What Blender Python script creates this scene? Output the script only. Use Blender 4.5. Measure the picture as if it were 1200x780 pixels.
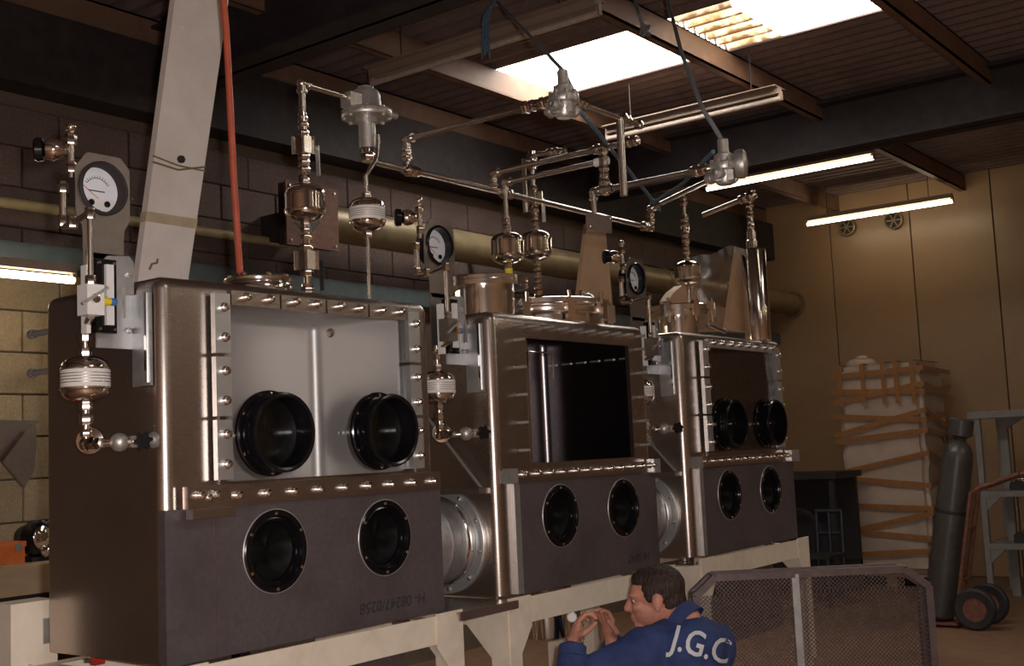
import bpy, bmesh, math, random
from mathutils import Vector, Matrix, noise
from mathutils.bvhtree import BVHTree
random.seed(7)
for o in list(bpy.data.objects): bpy.data.objects.remove(o)
SC = bpy.context.scene
COL = SC.collection
PI = math.pi

# ------------------------------------------------------------------ camera
YAW, PITCH, ROLL, FPX, CAMZ = math.radians(52.8), math.radians(5.728), math.radians(-2.601), 1375.6, 1.5
_f = Vector((math.sin(YAW)*math.cos(PITCH), math.cos(YAW)*math.cos(PITCH), math.sin(PITCH)))
_r0 = Vector((math.cos(YAW), -math.sin(YAW), 0)); _u0 = _r0.cross(_f)
_r = _r0*math.cos(ROLL)+_u0*math.sin(ROLL); _u = -_r0*math.sin(ROLL)+_u0*math.cos(ROLL)
cam = bpy.data.objects.new('camera', bpy.data.cameras.new('camera')); COL.objects.link(cam)
cam.matrix_world = Matrix(((_r.x,_u.x,-_f.x,0),(_r.y,_u.y,-_f.y,0),(_r.z,_u.z,-_f.z,CAMZ),(0,0,0,1)))
cam.data.sensor_width = 36; cam.data.lens = FPX/1200*36; cam.data.clip_end = 100; cam.data.clip_start = .05
SC.camera = cam
# ------------------------------------------------------------------ world, light, exposure
w = bpy.data.worlds.new('sky'); SC.world = w; w.use_nodes = True
w.node_tree.nodes['Background'].inputs[0].default_value = (.75,.85,1,1)
w.node_tree.nodes['Background'].inputs[1].default_value = .6
SC.view_settings.view_transform = 'Standard'; SC.view_settings.look = 'None'
SC.view_settings.exposure = 0.22; SC.view_settings.gamma = 1; SC.view_settings.use_curve_mapping = False
SKY_E, TUBE_E, FLASH_W = 9.0, 14.0, 190.0
SC.cycles.use_denoising = True
SC.cycles.sample_clamp_indirect = 4
fl = bpy.data.lights.new('camera_flash', 'POINT'); fl.energy = FLASH_W; fl.shadow_soft_size = .025; fl.color = (1,.955,.935)
fo = bpy.data.objects.new('camera_flash', fl); COL.objects.link(fo); fo.location = Vector((0,0,CAMZ))+_r*.07+_u*.05

def ray(x, y): return _r*(x-600)+_u*(390-y)+_f*FPX
def onY(x, y, Y): d = ray(x,y); return d*(Y/d.y)+Vector((0,0,CAMZ))
def onX(x, y, X): d = ray(x,y); return d*(X/d.x)+Vector((0,0,CAMZ))
def onZ(x, y, Z): d = ray(x,y); return d*((Z-CAMZ)/d.z)+Vector((0,0,CAMZ))
def at_depth(x, y, dep): return ray(x,y)/FPX*dep+Vector((0,0,CAMZ))
AX = {'x':Vector((1,0,0)),'y':Vector((0,1,0)),'z':Vector((0,0,1))}
def along(p, axis, x, y):
    """the point on the axis line through p that the ray through the pixel passes closest to"""
    a = AX[axis]; d = ray(x,y).normalized(); w0 = p-Vector((0,0,CAMZ)); b = a.dot(d)
    return p+a*((b*d.dot(w0)-a.dot(w0))/(1-b*b))

# ------------------------------------------------------------------ materials
MATS = {}
def mat(name, col, rough=.5, metal=0, bump=0, scale=30, var=.12, stretch=(1,1,1), rvar=0, spec=.5, emit=None, estr=0, rnd=0, dirt=None, dscale=2.5):
    m = bpy.data.materials.new(name); m.use_nodes = True; nt = m.node_tree; N = nt.nodes; L = nt.links
    b = N['Principled BSDF']; b.inputs['Metallic'].default_value = metal; b.inputs['Roughness'].default_value = rough
    b.inputs['Specular IOR Level'].default_value = spec
    tc = N.new('ShaderNodeTexCoord'); mp = N.new('ShaderNodeMapping'); mp.inputs['Scale'].default_value = stretch
    L.new(tc.outputs['Object'], mp.inputs['Vector'])
    nz = N.new('ShaderNodeTexNoise'); nz.inputs['Scale'].default_value = scale; nz.inputs['Detail'].default_value = 5
    L.new(mp.outputs[0], nz.inputs['Vector'])
    cr = N.new('ShaderNodeValToRGB'); c = Vector(col)
    cr.color_ramp.elements[0].position = .3; cr.color_ramp.elements[1].position = .7
    cr.color_ramp.elements[0].color = (*(c*(1-var)),1); cr.color_ramp.elements[1].color = (*[min(1,v*(1+var)) for v in c],1)
    L.new(nz.outputs['Fac'], cr.inputs['Fac']); out = cr.outputs['Color']
    if dirt:
        n2 = N.new('ShaderNodeTexNoise'); n2.inputs['Scale'].default_value = dscale; n2.inputs['Detail'].default_value = 8; n2.inputs['Roughness'].default_value = .65
        L.new(tc.outputs['Object'], n2.inputs['Vector'])
        r2 = N.new('ShaderNodeValToRGB'); r2.color_ramp.elements[0].position = .48; r2.color_ramp.elements[1].position = .7
        L.new(n2.outputs['Fac'], r2.inputs['Fac'])
        mx = N.new('ShaderNodeMix'); mx.data_type = 'RGBA'; L.new(r2.outputs['Color'], mx.inputs['Factor'])
        L.new(out, mx.inputs['A']); mx.inputs['B'].default_value = (*dirt,1); out = mx.outputs['Result']
    if rnd:
        oi = N.new('ShaderNodeObjectInfo'); hs = N.new('ShaderNodeHueSaturation'); mr = N.new('ShaderNodeMapRange')
        mr.inputs['To Min'].default_value = 1-rnd; mr.inputs['To Max'].default_value = 1+rnd
        L.new(oi.outputs['Random'], mr.inputs['Value']); L.new(mr.outputs[0], hs.inputs['Value']); L.new(out, hs.inputs['Color']); out = hs.outputs['Color']
    L.new(out, b.inputs['Base Color'])
    if rvar:
        mr = N.new('ShaderNodeMapRange'); mr.inputs['To Min'].default_value = max(.02,rough-rvar); mr.inputs['To Max'].default_value = min(1,rough+rvar)
        L.new(nz.outputs['Fac'], mr.inputs['Value']); L.new(mr.outputs[0], b.inputs['Roughness'])
    if bump:
        bp = N.new('ShaderNodeBump'); bp.inputs['Strength'].default_value = bump; bp.inputs['Distance'].default_value = .01
        L.new(nz.outputs['Fac'], bp.inputs['Height']); L.new(bp.outputs[0], b.inputs['Normal'])
    if emit:
        b.inputs['Emission Color'].default_value = (*emit,1); b.inputs['Emission Strength'].default_value = estr
    MATS[name] = m; return m
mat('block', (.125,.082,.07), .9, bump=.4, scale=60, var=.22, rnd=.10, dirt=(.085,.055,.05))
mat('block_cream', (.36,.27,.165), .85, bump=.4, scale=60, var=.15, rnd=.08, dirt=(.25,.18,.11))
mat('mortar', (.15,.105,.075), .95, bump=.3, scale=40)
mat('cream_panel', (.33,.205,.112), .36, var=.05, scale=3, dirt=(.275,.165,.088), dscale=1.2, rnd=.04)
mat('seam', (.10,.07,.04), .8)
mat('ochre_wall', (.42,.25,.145), .8, scale=4, dirt=(.34,.20,.115))
mat('floor', (.23,.125,.07), .55, bump=.06, scale=9, var=.25, dirt=(.14,.075,.045), dscale=.9, rvar=.12)
mat('roof_sheet', (.17,.11,.092), .8, bump=.1, scale=20, var=.15, dirt=(.12,.075,.062))
mat('steel_dark', (.034,.024,.024), .7, scale=12, var=.3, dirt=(.024,.016,.016))
mat('purlin', (.21,.115,.07), .65, scale=10, var=.2, dirt=(.13,.07,.042))
mat('teal_paint', (.075,.10,.105), .55, scale=15)
mat('yellow_pipe', (.40,.31,.16), .5, scale=15)
mat('duct', (.24,.18,.10), .42, metal=.35, scale=8, var=.2, dirt=(.22,.16,.09))
mat('steel', (.47,.395,.35), .29, metal=.97, scale=60, var=.06, stretch=(1,1,14), rvar=.05, dirt=(.41,.34,.30), dscale=3)
mat('steel_side', (.38,.30,.275), .38, metal=.95, scale=40, var=.08, rvar=.06, dirt=(.33,.265,.25), dscale=4)
mat('steel_film', (.125,.10,.104), .5, metal=.35, scale=70, var=.12, dirt=(.09,.07,.073), dscale=5, bump=.04)
mat('steel_satin', (.72,.67,.64), .42, metal=.6, scale=90, var=.05, stretch=(1,1,8), rvar=.05)
mat('steel_inner_dark', (.24,.21,.215), .28, metal=1, scale=40, var=.1)
mat('steel_inner_warm', (.55,.38,.27), .38, metal=1, scale=40, var=.1)
mat('chrome', (.82,.76,.70), .12, metal=1, scale=20, var=.03)
mat('chrome_bright', (.90,.88,.86), .14, metal=1, scale=20, var=.03)
mat('pipe_steel', (.66,.59,.53), .26, metal=1, scale=30, var=.08)
mat('cast', (.58,.54,.50), .42, metal=.8, bump=.15, scale=80, var=.1)
mat('galv', (.50,.49,.49), .42, metal=.8, scale=25, var=.12, rvar=.08)
mat('bracket', (.34,.29,.265), .38, metal=.9, scale=40, var=.08, rvar=.06)
mat('bar_steel', (.62,.61,.60), .36, metal=.78, scale=60, var=.05, stretch=(1,1,10))
mat('black_plastic', (.006,.0055,.007), .18, scale=50, var=.3)
mat('black_rubber', (.02,.018,.019), .55, scale=50, var=.3)
mat('glove_black', (.004,.004,.004), .5, scale=14, var=.3, bump=.3, spec=.12)
mat('white_plastic', (.78,.74,.72), .4, scale=50, var=.03)
mat('dial', (.80,.80,.84), .35, scale=50, var=.02)
mat('ink', (.03,.03,.035), .6); mat('red_ink', (.65,.08,.06), .5)
mat('label_white', (.75,.70,.66), .45, var=.03)
mat('cream_paint', (.80,.69,.56), .5, scale=18, var=.05, dirt=(.68,.56,.44), dscale=6)
mat('cream_post', (.82,.72,.66), .55, scale=14, var=.04, dirt=(.74,.64,.57), dscale=4)
mat('tape', (.55,.42,.28), .5, scale=30)
mat('wire', (.35,.24,.14), .5, metal=.5)
mat('red_hose', (.52,.10,.05), .45, scale=20)
mat('blue_rope', (.10,.16,.21), .9, bump=.5, scale=120, var=.3)
mat('grey_rope', (.17,.17,.18), .9, bump=.5, scale=120, var=.3)
mat('yellow', (.75,.55,.03), .4); mat('orange', (.62,.16,.04), .5); mat('blue_fit', (.05,.16,.40), .4)
mat('red', (.45,.03,.02), .4)
mat('wood', (.42,.25,.14), .6, scale=8, var=.25, stretch=(1,1,.15), dirt=(.32,.18,.1))
mat('kraft', (.50,.31,.18), .7, scale=10, var=.12, dirt=(.40,.24,.14), bump=.15)
mat('bench_wood', (.40,.28,.17), .7, scale=9, var=.3, stretch=(.2,1,1))
mat('skin', (.58,.25,.17), .5, scale=40, var=.08); 
mat('hair', (.035,.017,.010), .6, bump=.8, scale=140, var=.5, stretch=(1,1,.3))
mat('overall', (.032,.052,.165), .85, scale=14, var=.2, bump=.35)
mat('letter_white', (.72,.72,.74), .7, var=.03)
mat('mesh_steel', (.12,.085,.08), .45, metal=.6, scale=30, var=.2)
mat('mesh_frame', (.15,.105,.10), .5, metal=.4, scale=30, var=.25, dirt=(.13,.09,.09), dscale=8)
mat('gas_grey', (.062,.056,.052), .36, scale=20, var=.15, dirt=(.045,.034,.03), dscale=6)
mat('rust', (.16,.06,.035), .7, scale=30, var=.3)
mat('wrap', (.56,.44,.35), .30, scale=6, var=.12, bump=.6, dirt=(.46,.33,.24), dscale=3)
mat('pallet_wood', (.36,.24,.14), .8, scale=12, var=.2)
mat('tape_brown', (.36,.165,.06), .3, scale=20)
mat('rack_grey', (.24,.225,.215), .5, metal=.3, scale=20, var=.1)
mat('dark_blue', (.014,.018,.034), .5); mat('near_black', (.022,.017,.017), .6)
mat('tube_lit', (.9,.9,.85), .4, emit=(1,.86,.60), estr=TUBE_E)
mat('tube_off', (.42,.33,.27), .35); mat('batten', (.26,.185,.14), .5, var=.06)
mat('skylight', (.9,.9,.85), .5, emit=(1,.97,.92), estr=SKY_E)
def skylight_dirty():
    m = mat('skylight_dirty', (.8,.65,.4), .6); nt = m.node_tree; b = nt.nodes['Principled BSDF']
    tc = nt.nodes.new('ShaderNodeTexCoord'); nz = nt.nodes.new('ShaderNodeTexNoise'); nz.inputs['Scale'].default_value = 14; nz.inputs['Detail'].default_value = 6
    sx = nt.nodes.new('ShaderNodeSeparateXYZ'); m1 = nt.nodes.new('ShaderNodeMath'); m1.operation = 'MULTIPLY'; m1.inputs[1].default_value = 2*PI/.1463
    m2 = nt.nodes.new('ShaderNodeMath'); m2.operation = 'COSINE'; m3 = nt.nodes.new('ShaderNodeMath'); m3.operation = 'MULTIPLY_ADD'; m3.inputs[1].default_value = .28
    cr = nt.nodes.new('ShaderNodeValToRGB'); cr.color_ramp.elements[0].position = .30; cr.color_ramp.elements[0].color = (.10,.035,.012,1)
    cr.color_ramp.elements[1].position = .62; cr.color_ramp.elements[1].color = (1,.86,.55,1)
    nt.links.new(tc.outputs['Object'], nz.inputs['Vector']); nt.links.new(tc.outputs['Object'], sx.inputs[0]); nt.links.new(sx.outputs[0], m1.inputs[0])
    nt.links.new(m1.outputs[0], m2.inputs[0]); nt.links.new(m2.outputs[0], m3.inputs[0]); nt.links.new(nz.outputs['Fac'], m3.inputs[2])
    nt.links.new(m3.outputs[0], cr.inputs['Fac']); nt.links.new(cr.outputs[0], b.inputs['Emission Color'])
    b.inputs['Emission Strength'].default_value = 1.6
skylight_dirty()
def clear(name, tint, gl, rough=.03):
    m = bpy.data.materials.new(name); m.use_nodes = True; nt = m.node_tree; nt.nodes.remove(nt.nodes['Principled BSDF'])
    t = nt.nodes.new('ShaderNodeBsdfTransparent'); t.inputs[0].default_value = (*tint,1)
    g = nt.nodes.new('ShaderNodeBsdfGlossy'); g.inputs['Roughness'].default_value = rough
    mx = nt.nodes.new('ShaderNodeMixShader'); mx.inputs[0].default_value = gl
    nt.links.new(t.outputs[0], mx.inputs[1]); nt.links.new(g.outputs[0], mx.inputs[2]); nt.links.new(mx.outputs[0], nt.nodes['Material Output'].inputs[0]); MATS[name] = m
clear('acrylic', (.95,.95,.95), .05); clear('glass_dial', (.97,.97,.97), .05); clear('film', (.72,.68,.67), .30, .38)

# ------------------------------------------------------------------ mesh helpers
def basis(axis):
    a = Vector(axis).normalized(); t = Vector((0,0,1)) if abs(a.z) < .9 else Vector((1,0,0))
    u = t.cross(a).normalized(); return u, a.cross(u), a
class MB:
    def __init__(s): s.v = []; s.f = []
    def add(s, vs, fs): n = len(s.v); s.v += [Vector(v) for v in vs]; s.f += [[i+n for i in f] for f in fs]; return s
    def box(s, c, d, M=None):
        hx, hy, hz = d[0]/2, d[1]/2, d[2]/2; vs = [Vector((x,y,z)) for x in (-hx,hx) for y in (-hy,hy) for z in (-hz,hz)]
        if M: vs = [M@v for v in vs]
        return s.add([v+Vector(c) for v in vs], [(0,1,3,2),(4,6,7,5),(0,4,5,1),(2,3,7,6),(0,2,6,4),(1,5,7,3)])
    def bbox(s, a, b): return s.box([(p+q)/2 for p,q in zip(a,b)], [abs(q-p) for p,q in zip(a,b)])
    def bar(s, p, q, wd, th, up=(0,0,1)):
        p, q = Vector(p), Vector(q); a = (q-p).normalized(); u = Vector(up); sd = a.cross(u)
        if sd.length < 1e-4: sd = a.cross(Vector((1,0,0)))
        sd.normalize(); u = sd.cross(a); M = Matrix((sd,a,u)).transposed(); return s.box((p+q)/2, (wd,(q-p).length,th), M)
    def lathe(s, prof, org=(0,0,0), axis=(0,0,1), n=24):
        """prof: list of (radius, height along axis); radius 0 closes"""
        u, v, a = basis(axis); org = Vector(org); base = len(s.v); rings = []
        for r, h in prof:
            if r <= 1e-6: s.v.append(org+a*h); rings.append([len(s.v)-1])
            else:
                rings.append([len(s.v)+k for k in range(n)])
                for k in range(n): t = 2*PI*k/n; s.v.append(org+a*h+(u*math.cos(t)+v*math.sin(t))*r)
        for A, B in zip(rings, rings[1:]):
            if len(A) == 1 and len(B) == 1: continue
            for k in range(n):
                j = (k+1) % n
                if len(A) == 1: s.f.append([A[0], B[j], B[k]][::-1])
                elif len(B) == 1: s.f.append([A[k], A[j], B[0]])
                else: s.f.append([A[k], A[j], B[j], B[k]])
        return s
    def cyl(s, p, q, r, n=16, r2=None):
        p, q = Vector(p), Vector(q); h = (q-p).length
        return s.lathe([(0,0),(r,0),(r if r2 is None else r2,h),(0,h)], p, q-p, n)
    def ball(s, c, r, n=16, sc=(1,1,1)):
        st = len(s.v); s.lathe([(math.sin(PI*i/10)*r, -math.cos(PI*i/10)*r) for i in range(11)], (0,0,0), (0,0,1), n)
        for i in range(st, len(s.v)): s.v[i] = Vector((s.v[i].x*sc[0], s.v[i].y*sc[1], s.v[i].z*sc[2]))+Vector(c)
        return s
    def tube(s, pts, r, n=10, closed=False):
        pts = [Vector(p) for p in pts]; m = len(pts); rings = []; prev = None
        for i, p in enumerate(pts):
            a, b = pts[max(i-1,0)], pts[min(i+1,m-1)]
            t = (b-a).normalized()
            if prev is None: u = basis(t)[0]
            else: u = (prev-t*prev.dot(t)).normalized()
            prev = u; v = t.cross(u); rr = r[i] if isinstance(r, (list,tuple)) else r
            rings.append([len(s.v)+k for k in range(n)])
            for k in range(n): s.v.append(p+(u*math.cos(2*PI*k/n)+v*math.sin(2*PI*k/n))*rr)
        for A, B in zip(rings, rings[1:]):
            for k in range(n): j = (k+1) % n; s.f.append([A[k],A[j],B[j],B[k]])
        s.f.append(rings[0][::-1]); s.f.append(rings[-1]); return s
    def prism(s, poly, off):
        """poly: 3D outline; off: extrusion vector"""
        n = len(poly); off = Vector(off); vs = [Vector(p) for p in poly]+[Vector(p)+off for p in poly]
        nrm = Vector((0,0,0))
        for i in range(n): nrm += vs[i].cross(vs[(i+1) % n])
        fs = [list(range(n))[::-1], list(range(n,2*n))]+[[i,(i+1) % n,(i+1) % n+n,i+n] for i in range(n)]
        if nrm.dot(off) < 0: fs = [f[::-1] for f in fs]
        return s.add(vs, fs)
    def mesh(s, name):
        me = bpy.data.meshes.new(name); me.from_pydata([tuple(v) for v in s.v], [], s.f); me.validate(); me.update(); return me
    def build(s, name, m, parent=None, ang=40, org=None):
        return link(name, s.mesh(name), m, parent, ang, org)
def link(name, me, m, parent=None, ang=40, org=None):
    if org is not None: me.transform(Matrix.Translation(-Vector(org)))
    if m and not me.materials: me.materials.append(MATS[m])
    if ang and len(me.polygons):
        me.shade_smooth(); me.set_sharp_from_angle(angle=math.radians(ang))
    o = bpy.data.objects.new(name, me); COL.objects.link(o)
    if org is not None: o.location = org
    if parent: child(o, parent)
    return o
WM = {}
def wm(o):  # world matrix without needing a depsgraph update
    M = Matrix.LocRotScale(o.location, o.rotation_euler, o.scale)
    return wm(o.parent)@o.matrix_parent_inverse@M if o.parent else M
def child(o, p):
    o.parent = p; o.matrix_parent_inverse = wm(p).inverted(); return o
def inst(me, name, parent, loc, rot=None, m=None):
    o = bpy.data.objects.new(name, me); COL.objects.link(o); o.location = loc
    if rot is not None: o.rotation_euler = rot
    if parent: child(o, parent)
    return o
def thing(name, label, cat, loc=(0,0,0), group=None):
    o = bpy.data.objects.new(name, None); COL.objects.link(o); o.location = loc; o.empty_display_size = .05
    return tag(o, label, cat, group)
def tag(o, label, cat, group=None):
    o['label'] = label; o['category'] = cat
    if group: o['group'] = group
    return o
def struct(o, label=None):
    o['kind'] = 'structure'
    if label: o['label'] = label
    return o
def text_mesh(body, size, ext=.0006, align='CENTER', shear=0, bold=0):
    cu = bpy.data.curves.new('txt', 'FONT'); cu.body = body; cu.size = size; cu.extrude = ext; cu.align_x = align; cu.align_y = 'CENTER'; cu.shear = shear; cu.offset = bold; cu.resolution_u = 3
    o = bpy.data.objects.new('txt', cu); COL.objects.link(o); dg = bpy.context.evaluated_depsgraph_get()
    me = bpy.data.meshes.new_from_object(o.evaluated_get(dg)); bpy.data.objects.remove(o); return me
def frame_face(n_axis, origin, right, upv):
    """matrix that lays XY text onto a plane"""
    r_, u_ = Vector(right).normalized(), Vector(upv).normalized(); n_ = r_.cross(u_)
    return Matrix((( r_.x,u_.x,n_.x,origin[0]),(r_.y,u_.y,n_.y,origin[1]),(r_.z,u_.z,n_.z,origin[2]),(0,0,0,1)))

# ================================================================== STRUCTURE
XE, YB, YF, XL, ZR = 12.6, 5.9, -5.5, -3.5, 4.2
struct(MB().bbox((XL,YF,-.1),(XE+.1,YB+.1,0)).build('floor','floor'))
wb = struct(MB().bbox((XL,YB,0),(XE+.1,YB+.15,ZR)).build('wall_back','mortar'))
we = struct(MB().bbox((XE+.015,YF,0),(XE+.15,YB,ZR)).build('wall_end','seam'))
struct(MB().bbox((XL,YF-.15,0),(XE+.1,YF,ZR)).build('wall_front','ochre_wall'))
struct(MB().bbox((XL-.15,YF,0),(XL,YB,ZR)).build('wall_left','ochre_wall'))
# concrete blocks of the back wall
def bevelled_box(d, bv):
    bm = bmesh.new(); bmesh.ops.create_cube(bm, size=1); bmesh.ops.scale(bm, vec=d, verts=bm.verts)
    bmesh.ops.bevel(bm, geom=bm.edges[:], offset=bv, segments=1, affect='EDGES'); me = bpy.data.meshes.new('b'); bm.to_mesh(me); bm.free(); return me
def block_mesh(w_, mt): me = bevelled_box((w_,.03,.217), .005); me.materials.append(MATS[mt]); return me
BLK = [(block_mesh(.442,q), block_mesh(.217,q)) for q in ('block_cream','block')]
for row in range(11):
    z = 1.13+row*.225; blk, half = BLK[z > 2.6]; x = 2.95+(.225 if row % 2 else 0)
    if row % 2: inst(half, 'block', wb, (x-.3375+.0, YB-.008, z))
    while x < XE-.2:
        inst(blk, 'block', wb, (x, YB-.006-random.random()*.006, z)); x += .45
# cream insulated panels of the end wall
ys = [5.9,5.003,4.10,3.245]
while ys[-1] > YF: ys.append(ys[-1]-.87)
for a, b in zip(ys, ys[1:]):
    me = bevelled_box((.03, a-b-.012, ZR-.01), .004); me.materials.append(MATS['cream_panel'])
    inst(me, 'panel', we, (XE, (a+b)/2, ZR/2))
# corrugated roof (ridges run along y), openings where the rooflights are
PITCHC, AMP = .1463, .030
def corrugated(x0, x1, y0, y1, z, step=12, thick=0):
    m = MB(); n = int((x1-x0)/PITCHC*step)+1
    for i in range(n+1):
        x = x0+(x1-x0)*i/n; h = z+AMP*max(-1,min(1,1.7*math.cos(2*PI*x/PITCHC)))
        m.v += [Vector((x,y0,h)), Vector((x,y1,h))]
    for i in range(n): m.f.append([2*i,2*i+1,2*i+3,2*i+2])
    return m
def sky_at(px1, py1, px2, py2, z=ZR): a, b = onZ(px1,py1,z), onZ(px2,py2,z); return a, b
s1a, s1b = onZ(568,83,ZR), onZ(800,70,ZR)
SX0, SX1, SY0, SY1 = s1a.x, s1b.x, 3.52, s1a.y
s2a, s2b = onZ(780,17,ZR), onZ(1032,5,ZR)
holes = [(SX0,SX1,SY0,SY1), (SX0,SX1,2.25,s2a.y), (1.2,2.0,-2.6,-1.4), (SX0,SX1,-2.6,-1.4)]
cuts_y = sorted({YF-.1, YB+.1, *[h[2] for h in holes], *[h[3] for h in holes]})
roof = MB()
for a, b in zip(cuts_y, cuts_y[1:]):
    hs = sorted(h for h in holes if h[2] < (a+b)/2 < h[3]); x = XL-.1
    for h in hs+[(XE+.15,0,0,0)]:
        c = corrugated(x, h[0], a, b, ZR); roof.add(c.v, c.f); x = h[1]
struct(roof.build('ceiling','roof_sheet', ang=60), 'dark corrugated roof sheeting')
dy = s2a.y-.40
wl = [(SX0,SX1,SY0,SY1,'skylight'), (SX0,SX1,2.25,dy,'skylight'), (SX0,SX1,dy,s2a.y,'skylight_dirty'), (1.2,2.0,-2.6,-1.4,'skylight'), (SX0,SX1,-2.6,-1.4,'skylight')]  # last pair: unseen rooflights behind the camera, added for their light
for i, (a,b,c,d,m) in enumerate(wl):
    struct(corrugated(a,b,c,d,ZR+.012).build('window_%d' % (i+1), m, ang=60), 'translucent corrugated rooflight sheet')
# purlins along x and main beams along y
def cee(y, z0=4.0, z1=4.165, x0=XL, x1=XE):
    m = MB(); m.bbox((x0,y,z0),(x1,y+.012,z1)); m.bbox((x0,y,z0),(x1,y+.065,z0+.012)); m.bbox((x0,y,z1-.012),(x1,y+.065,z1)); m.bbox((x0,y+.053,z0),(x1,y+.065,z0+.03)); return m
for y in (5.75, 4.87, 3.49, 2.20, .95, -.30, -1.2, -2.8, -4.0):
    struct(cee(y).build('roof_purlin','purlin'), 'brown steel roof purlin')
def ibeam(x0, x1, z0, z1):
    m = MB(); c = (x0+x1)/2; m.bbox((x0,YF,z0),(x1,YB-.02,z0+.02)); m.bbox((x0,YF,z1-.02),(x1,YB-.02,z1)); m.bbox((c-.012,YF,z0),(c+.012,YB-.02,z1)); return m
for x in (-.4, 4.28, 8.82):
    struct(ibeam(x-.13,x+.13,3.72,4.12).build('roof_beam','steel_dark'), 'dark steel roof beam across the hall')
struct(MB().bbox((XL,YB-.22,3.56),(XE-.02,YB-.02,3.98)).build('eaves_beam','steel_dark'), 'dark eaves beam above the block wall')
# teal steel channel and lamp over the bench
t = MB(); t.bbox((XL,YB-.22,2.58),(XE-.02,YB-.20,2.70)); t.bbox((XL,YB-.22,2.58),(XE-.02,YB-.03,2.595)); t.bbox((XL,YB-.22,2.685),(XE-.02,YB-.03,2.70))
struct(t.build('trim_1','teal_paint'), 'teal painted steel channel along the block wall')
tag(MB().cyl((2.6,YB-.075,2.935),(5.25,YB-.075,2.935),.03,14).build('wall_pipe','yellow_pipe'), 'thin yellowish pipe running along the block wall behind the leaning post', 'pipe')
d = thing('ventilation_duct','wide round duct running along the block wall into the panelled wall','duct',(8.9,5.5,3.04))
MB().lathe([(.12,0),(.15,0),(.15,.02),(.12,.02)],(XE-.04,5.5,3.02),(1,0,0),32).build('wall_collar','duct',d)
for x in (7.2,9.6): MB().lathe([(.119,0),(.124,0),(.124,.03),(.119,.03)],(x,5.5,3.03),(1,0,0),32).build('duct_band','duct',d); MB().bbox((x-.015,5.6,3.02),(x+.045,YB-.02,3.05)).build('wall_bracket','steel_dark',d)
# box on the wall behind the first riser
e = thing('wall_box','brown square box on the block wall behind the chrome riser','wall box',(5.45,5.87,2.98))
a_, b_ = onY(338,284,5.33), onY(394,224,5.33)
MB().bbox((a_.x,5.345,a_.z),(b_.x,5.41,b_.z)).build('box_body','steel_dark',e); MB().bbox((b_.x-.16,5.41,a_.z+.1),(b_.x-.06,YB-.02,b_.z-.1)).build('wall_bracket','steel_dark',e)
MB().bbox((a_.x-.01,5.33,a_.z-.01),(b_.x+.01,5.345,b_.z+.01)).build('lid','rust',e)
MB().prism([(a_.x+.03,5.328,a_.z+.16),(a_.x+.15,5.328,a_.z+.04),(a_.x+.27,5.328,a_.z+.16),(a_.x+.15,5.328,a_.z+.28)],(0,.003,0)).build('dark_plate','near_black',e)
for sx in (a_.x+.02,b_.x-.02):
    for sz in (a_.z+.02,b_.z-.02): MB().cyl((sx,5.332,sz),(sx,5.322,sz),.008,8).build('screw','galv',e)
MB().cyl((b_.x,5.5,3.035),(XE-.02,5.5,3.02),.118,32).build('duct_pipe','duct',d)
# round fan cowls high on the end wall
for px_, py_, lb in ((992,266,'round dark cowl high on panelled wall, farther from the right edge'),(1047,258,'round dark cowl high on panelled wall below the lit tube end')):
    p = onX(px_,py_,XE-.06); v = thing('wall_cowl', lb, 'vent', (XE-.02,p.y,p.z), 'round cowls high on the panelled wall')
    MB().lathe([(.075,0),(.10,0),(.10,.05),(.085,.055),(.075,.03)],(XE-.02,p.y,p.z),(-1,0,0),20).build('rim','duct',v)
    MB().lathe([(0,.0),(.08,.0),(.08,.012),(0,.02)],(XE-.02,p.y,p.z),(-1,0,0),20).build('disc','steel_dark',v)
    for k in range(3): MB().bar((XE-.06,p.y-.08*math.cos(k*PI/3),p.z-.08*math.sin(k*PI/3)),(XE-.06,p.y+.08*math.cos(k*PI/3),p.z+.08*math.sin(k*PI/3)),.012,.008,(1,0,0)).build('guard_bar','duct',v)

# ================================================================== LIGHT FITTINGS
def fitting(p0, p1, lit, label, hang=True):
    p0, p1 = Vector(p0), Vector(p1); c = (p0+p1)/2
    t = thing('fluorescent_fitting', label, 'light', (c.x,c.y,c.z+.07), 'fluorescent battens under the roof' if hang else None)
    a = (p1-p0).normalized(); up = Vector((0,0,1)); s = a.cross(up)
    MB().bar(p0+up*.055,p1+up*.055,.06,.045).build('batten','batten',t)
    if not lit:
        MB().bar(p0+up*.078,p1+up*.078,.16,.006).build('reflector','batten',t)
    for e_ in (p0,p1): MB().bar(e_-a*.012+up*.016,e_+a*.012+up*.016,.03,.06).build('lamp_holder','batten',t)
    MB().cyl(p0,p1,.019,14).build('tube','tube_lit' if lit else 'tube_off',t)
    if hang:
        for k in (.15,.85):
            q = p0.lerp(p1,k); MB().cyl(q+up*.07,(q.x,q.y,ZR-.03),.004,6).build('hanger_rod','steel_dark',t)
    return t
zt = 3.78
def fit_px(xa, ya, xb, yb, lit, lb, z=zt):
    a = onZ(xa,ya,z); b = onZ(xb,yb,z); x = (a.x+b.x)/2; return fitting((x,a.y,z),(x,b.y,z),lit,lb)
fit_px(950,264,1113,234,True,'lit fluorescent tube fitting nearest the panelled end wall')
fit_px(830,222,1022,184,True,'lit fluorescent tube fitting behind the hanging regulator')
fit_px(438,98,700,14,False,'unlit fluorescent batten with reflector beside the white rooflight')
fit_px(720,165,908,112,False,'unlit fluorescent batten with reflector right of the pipework')
a, b = onY(-30,317,5.35), onY(86,332,5.35)
fitting((a.x-.9,5.35,a.z),(b.x,5.35,a.z),True,'lit fluorescent tube above the workbench at the left wall',False)
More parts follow.
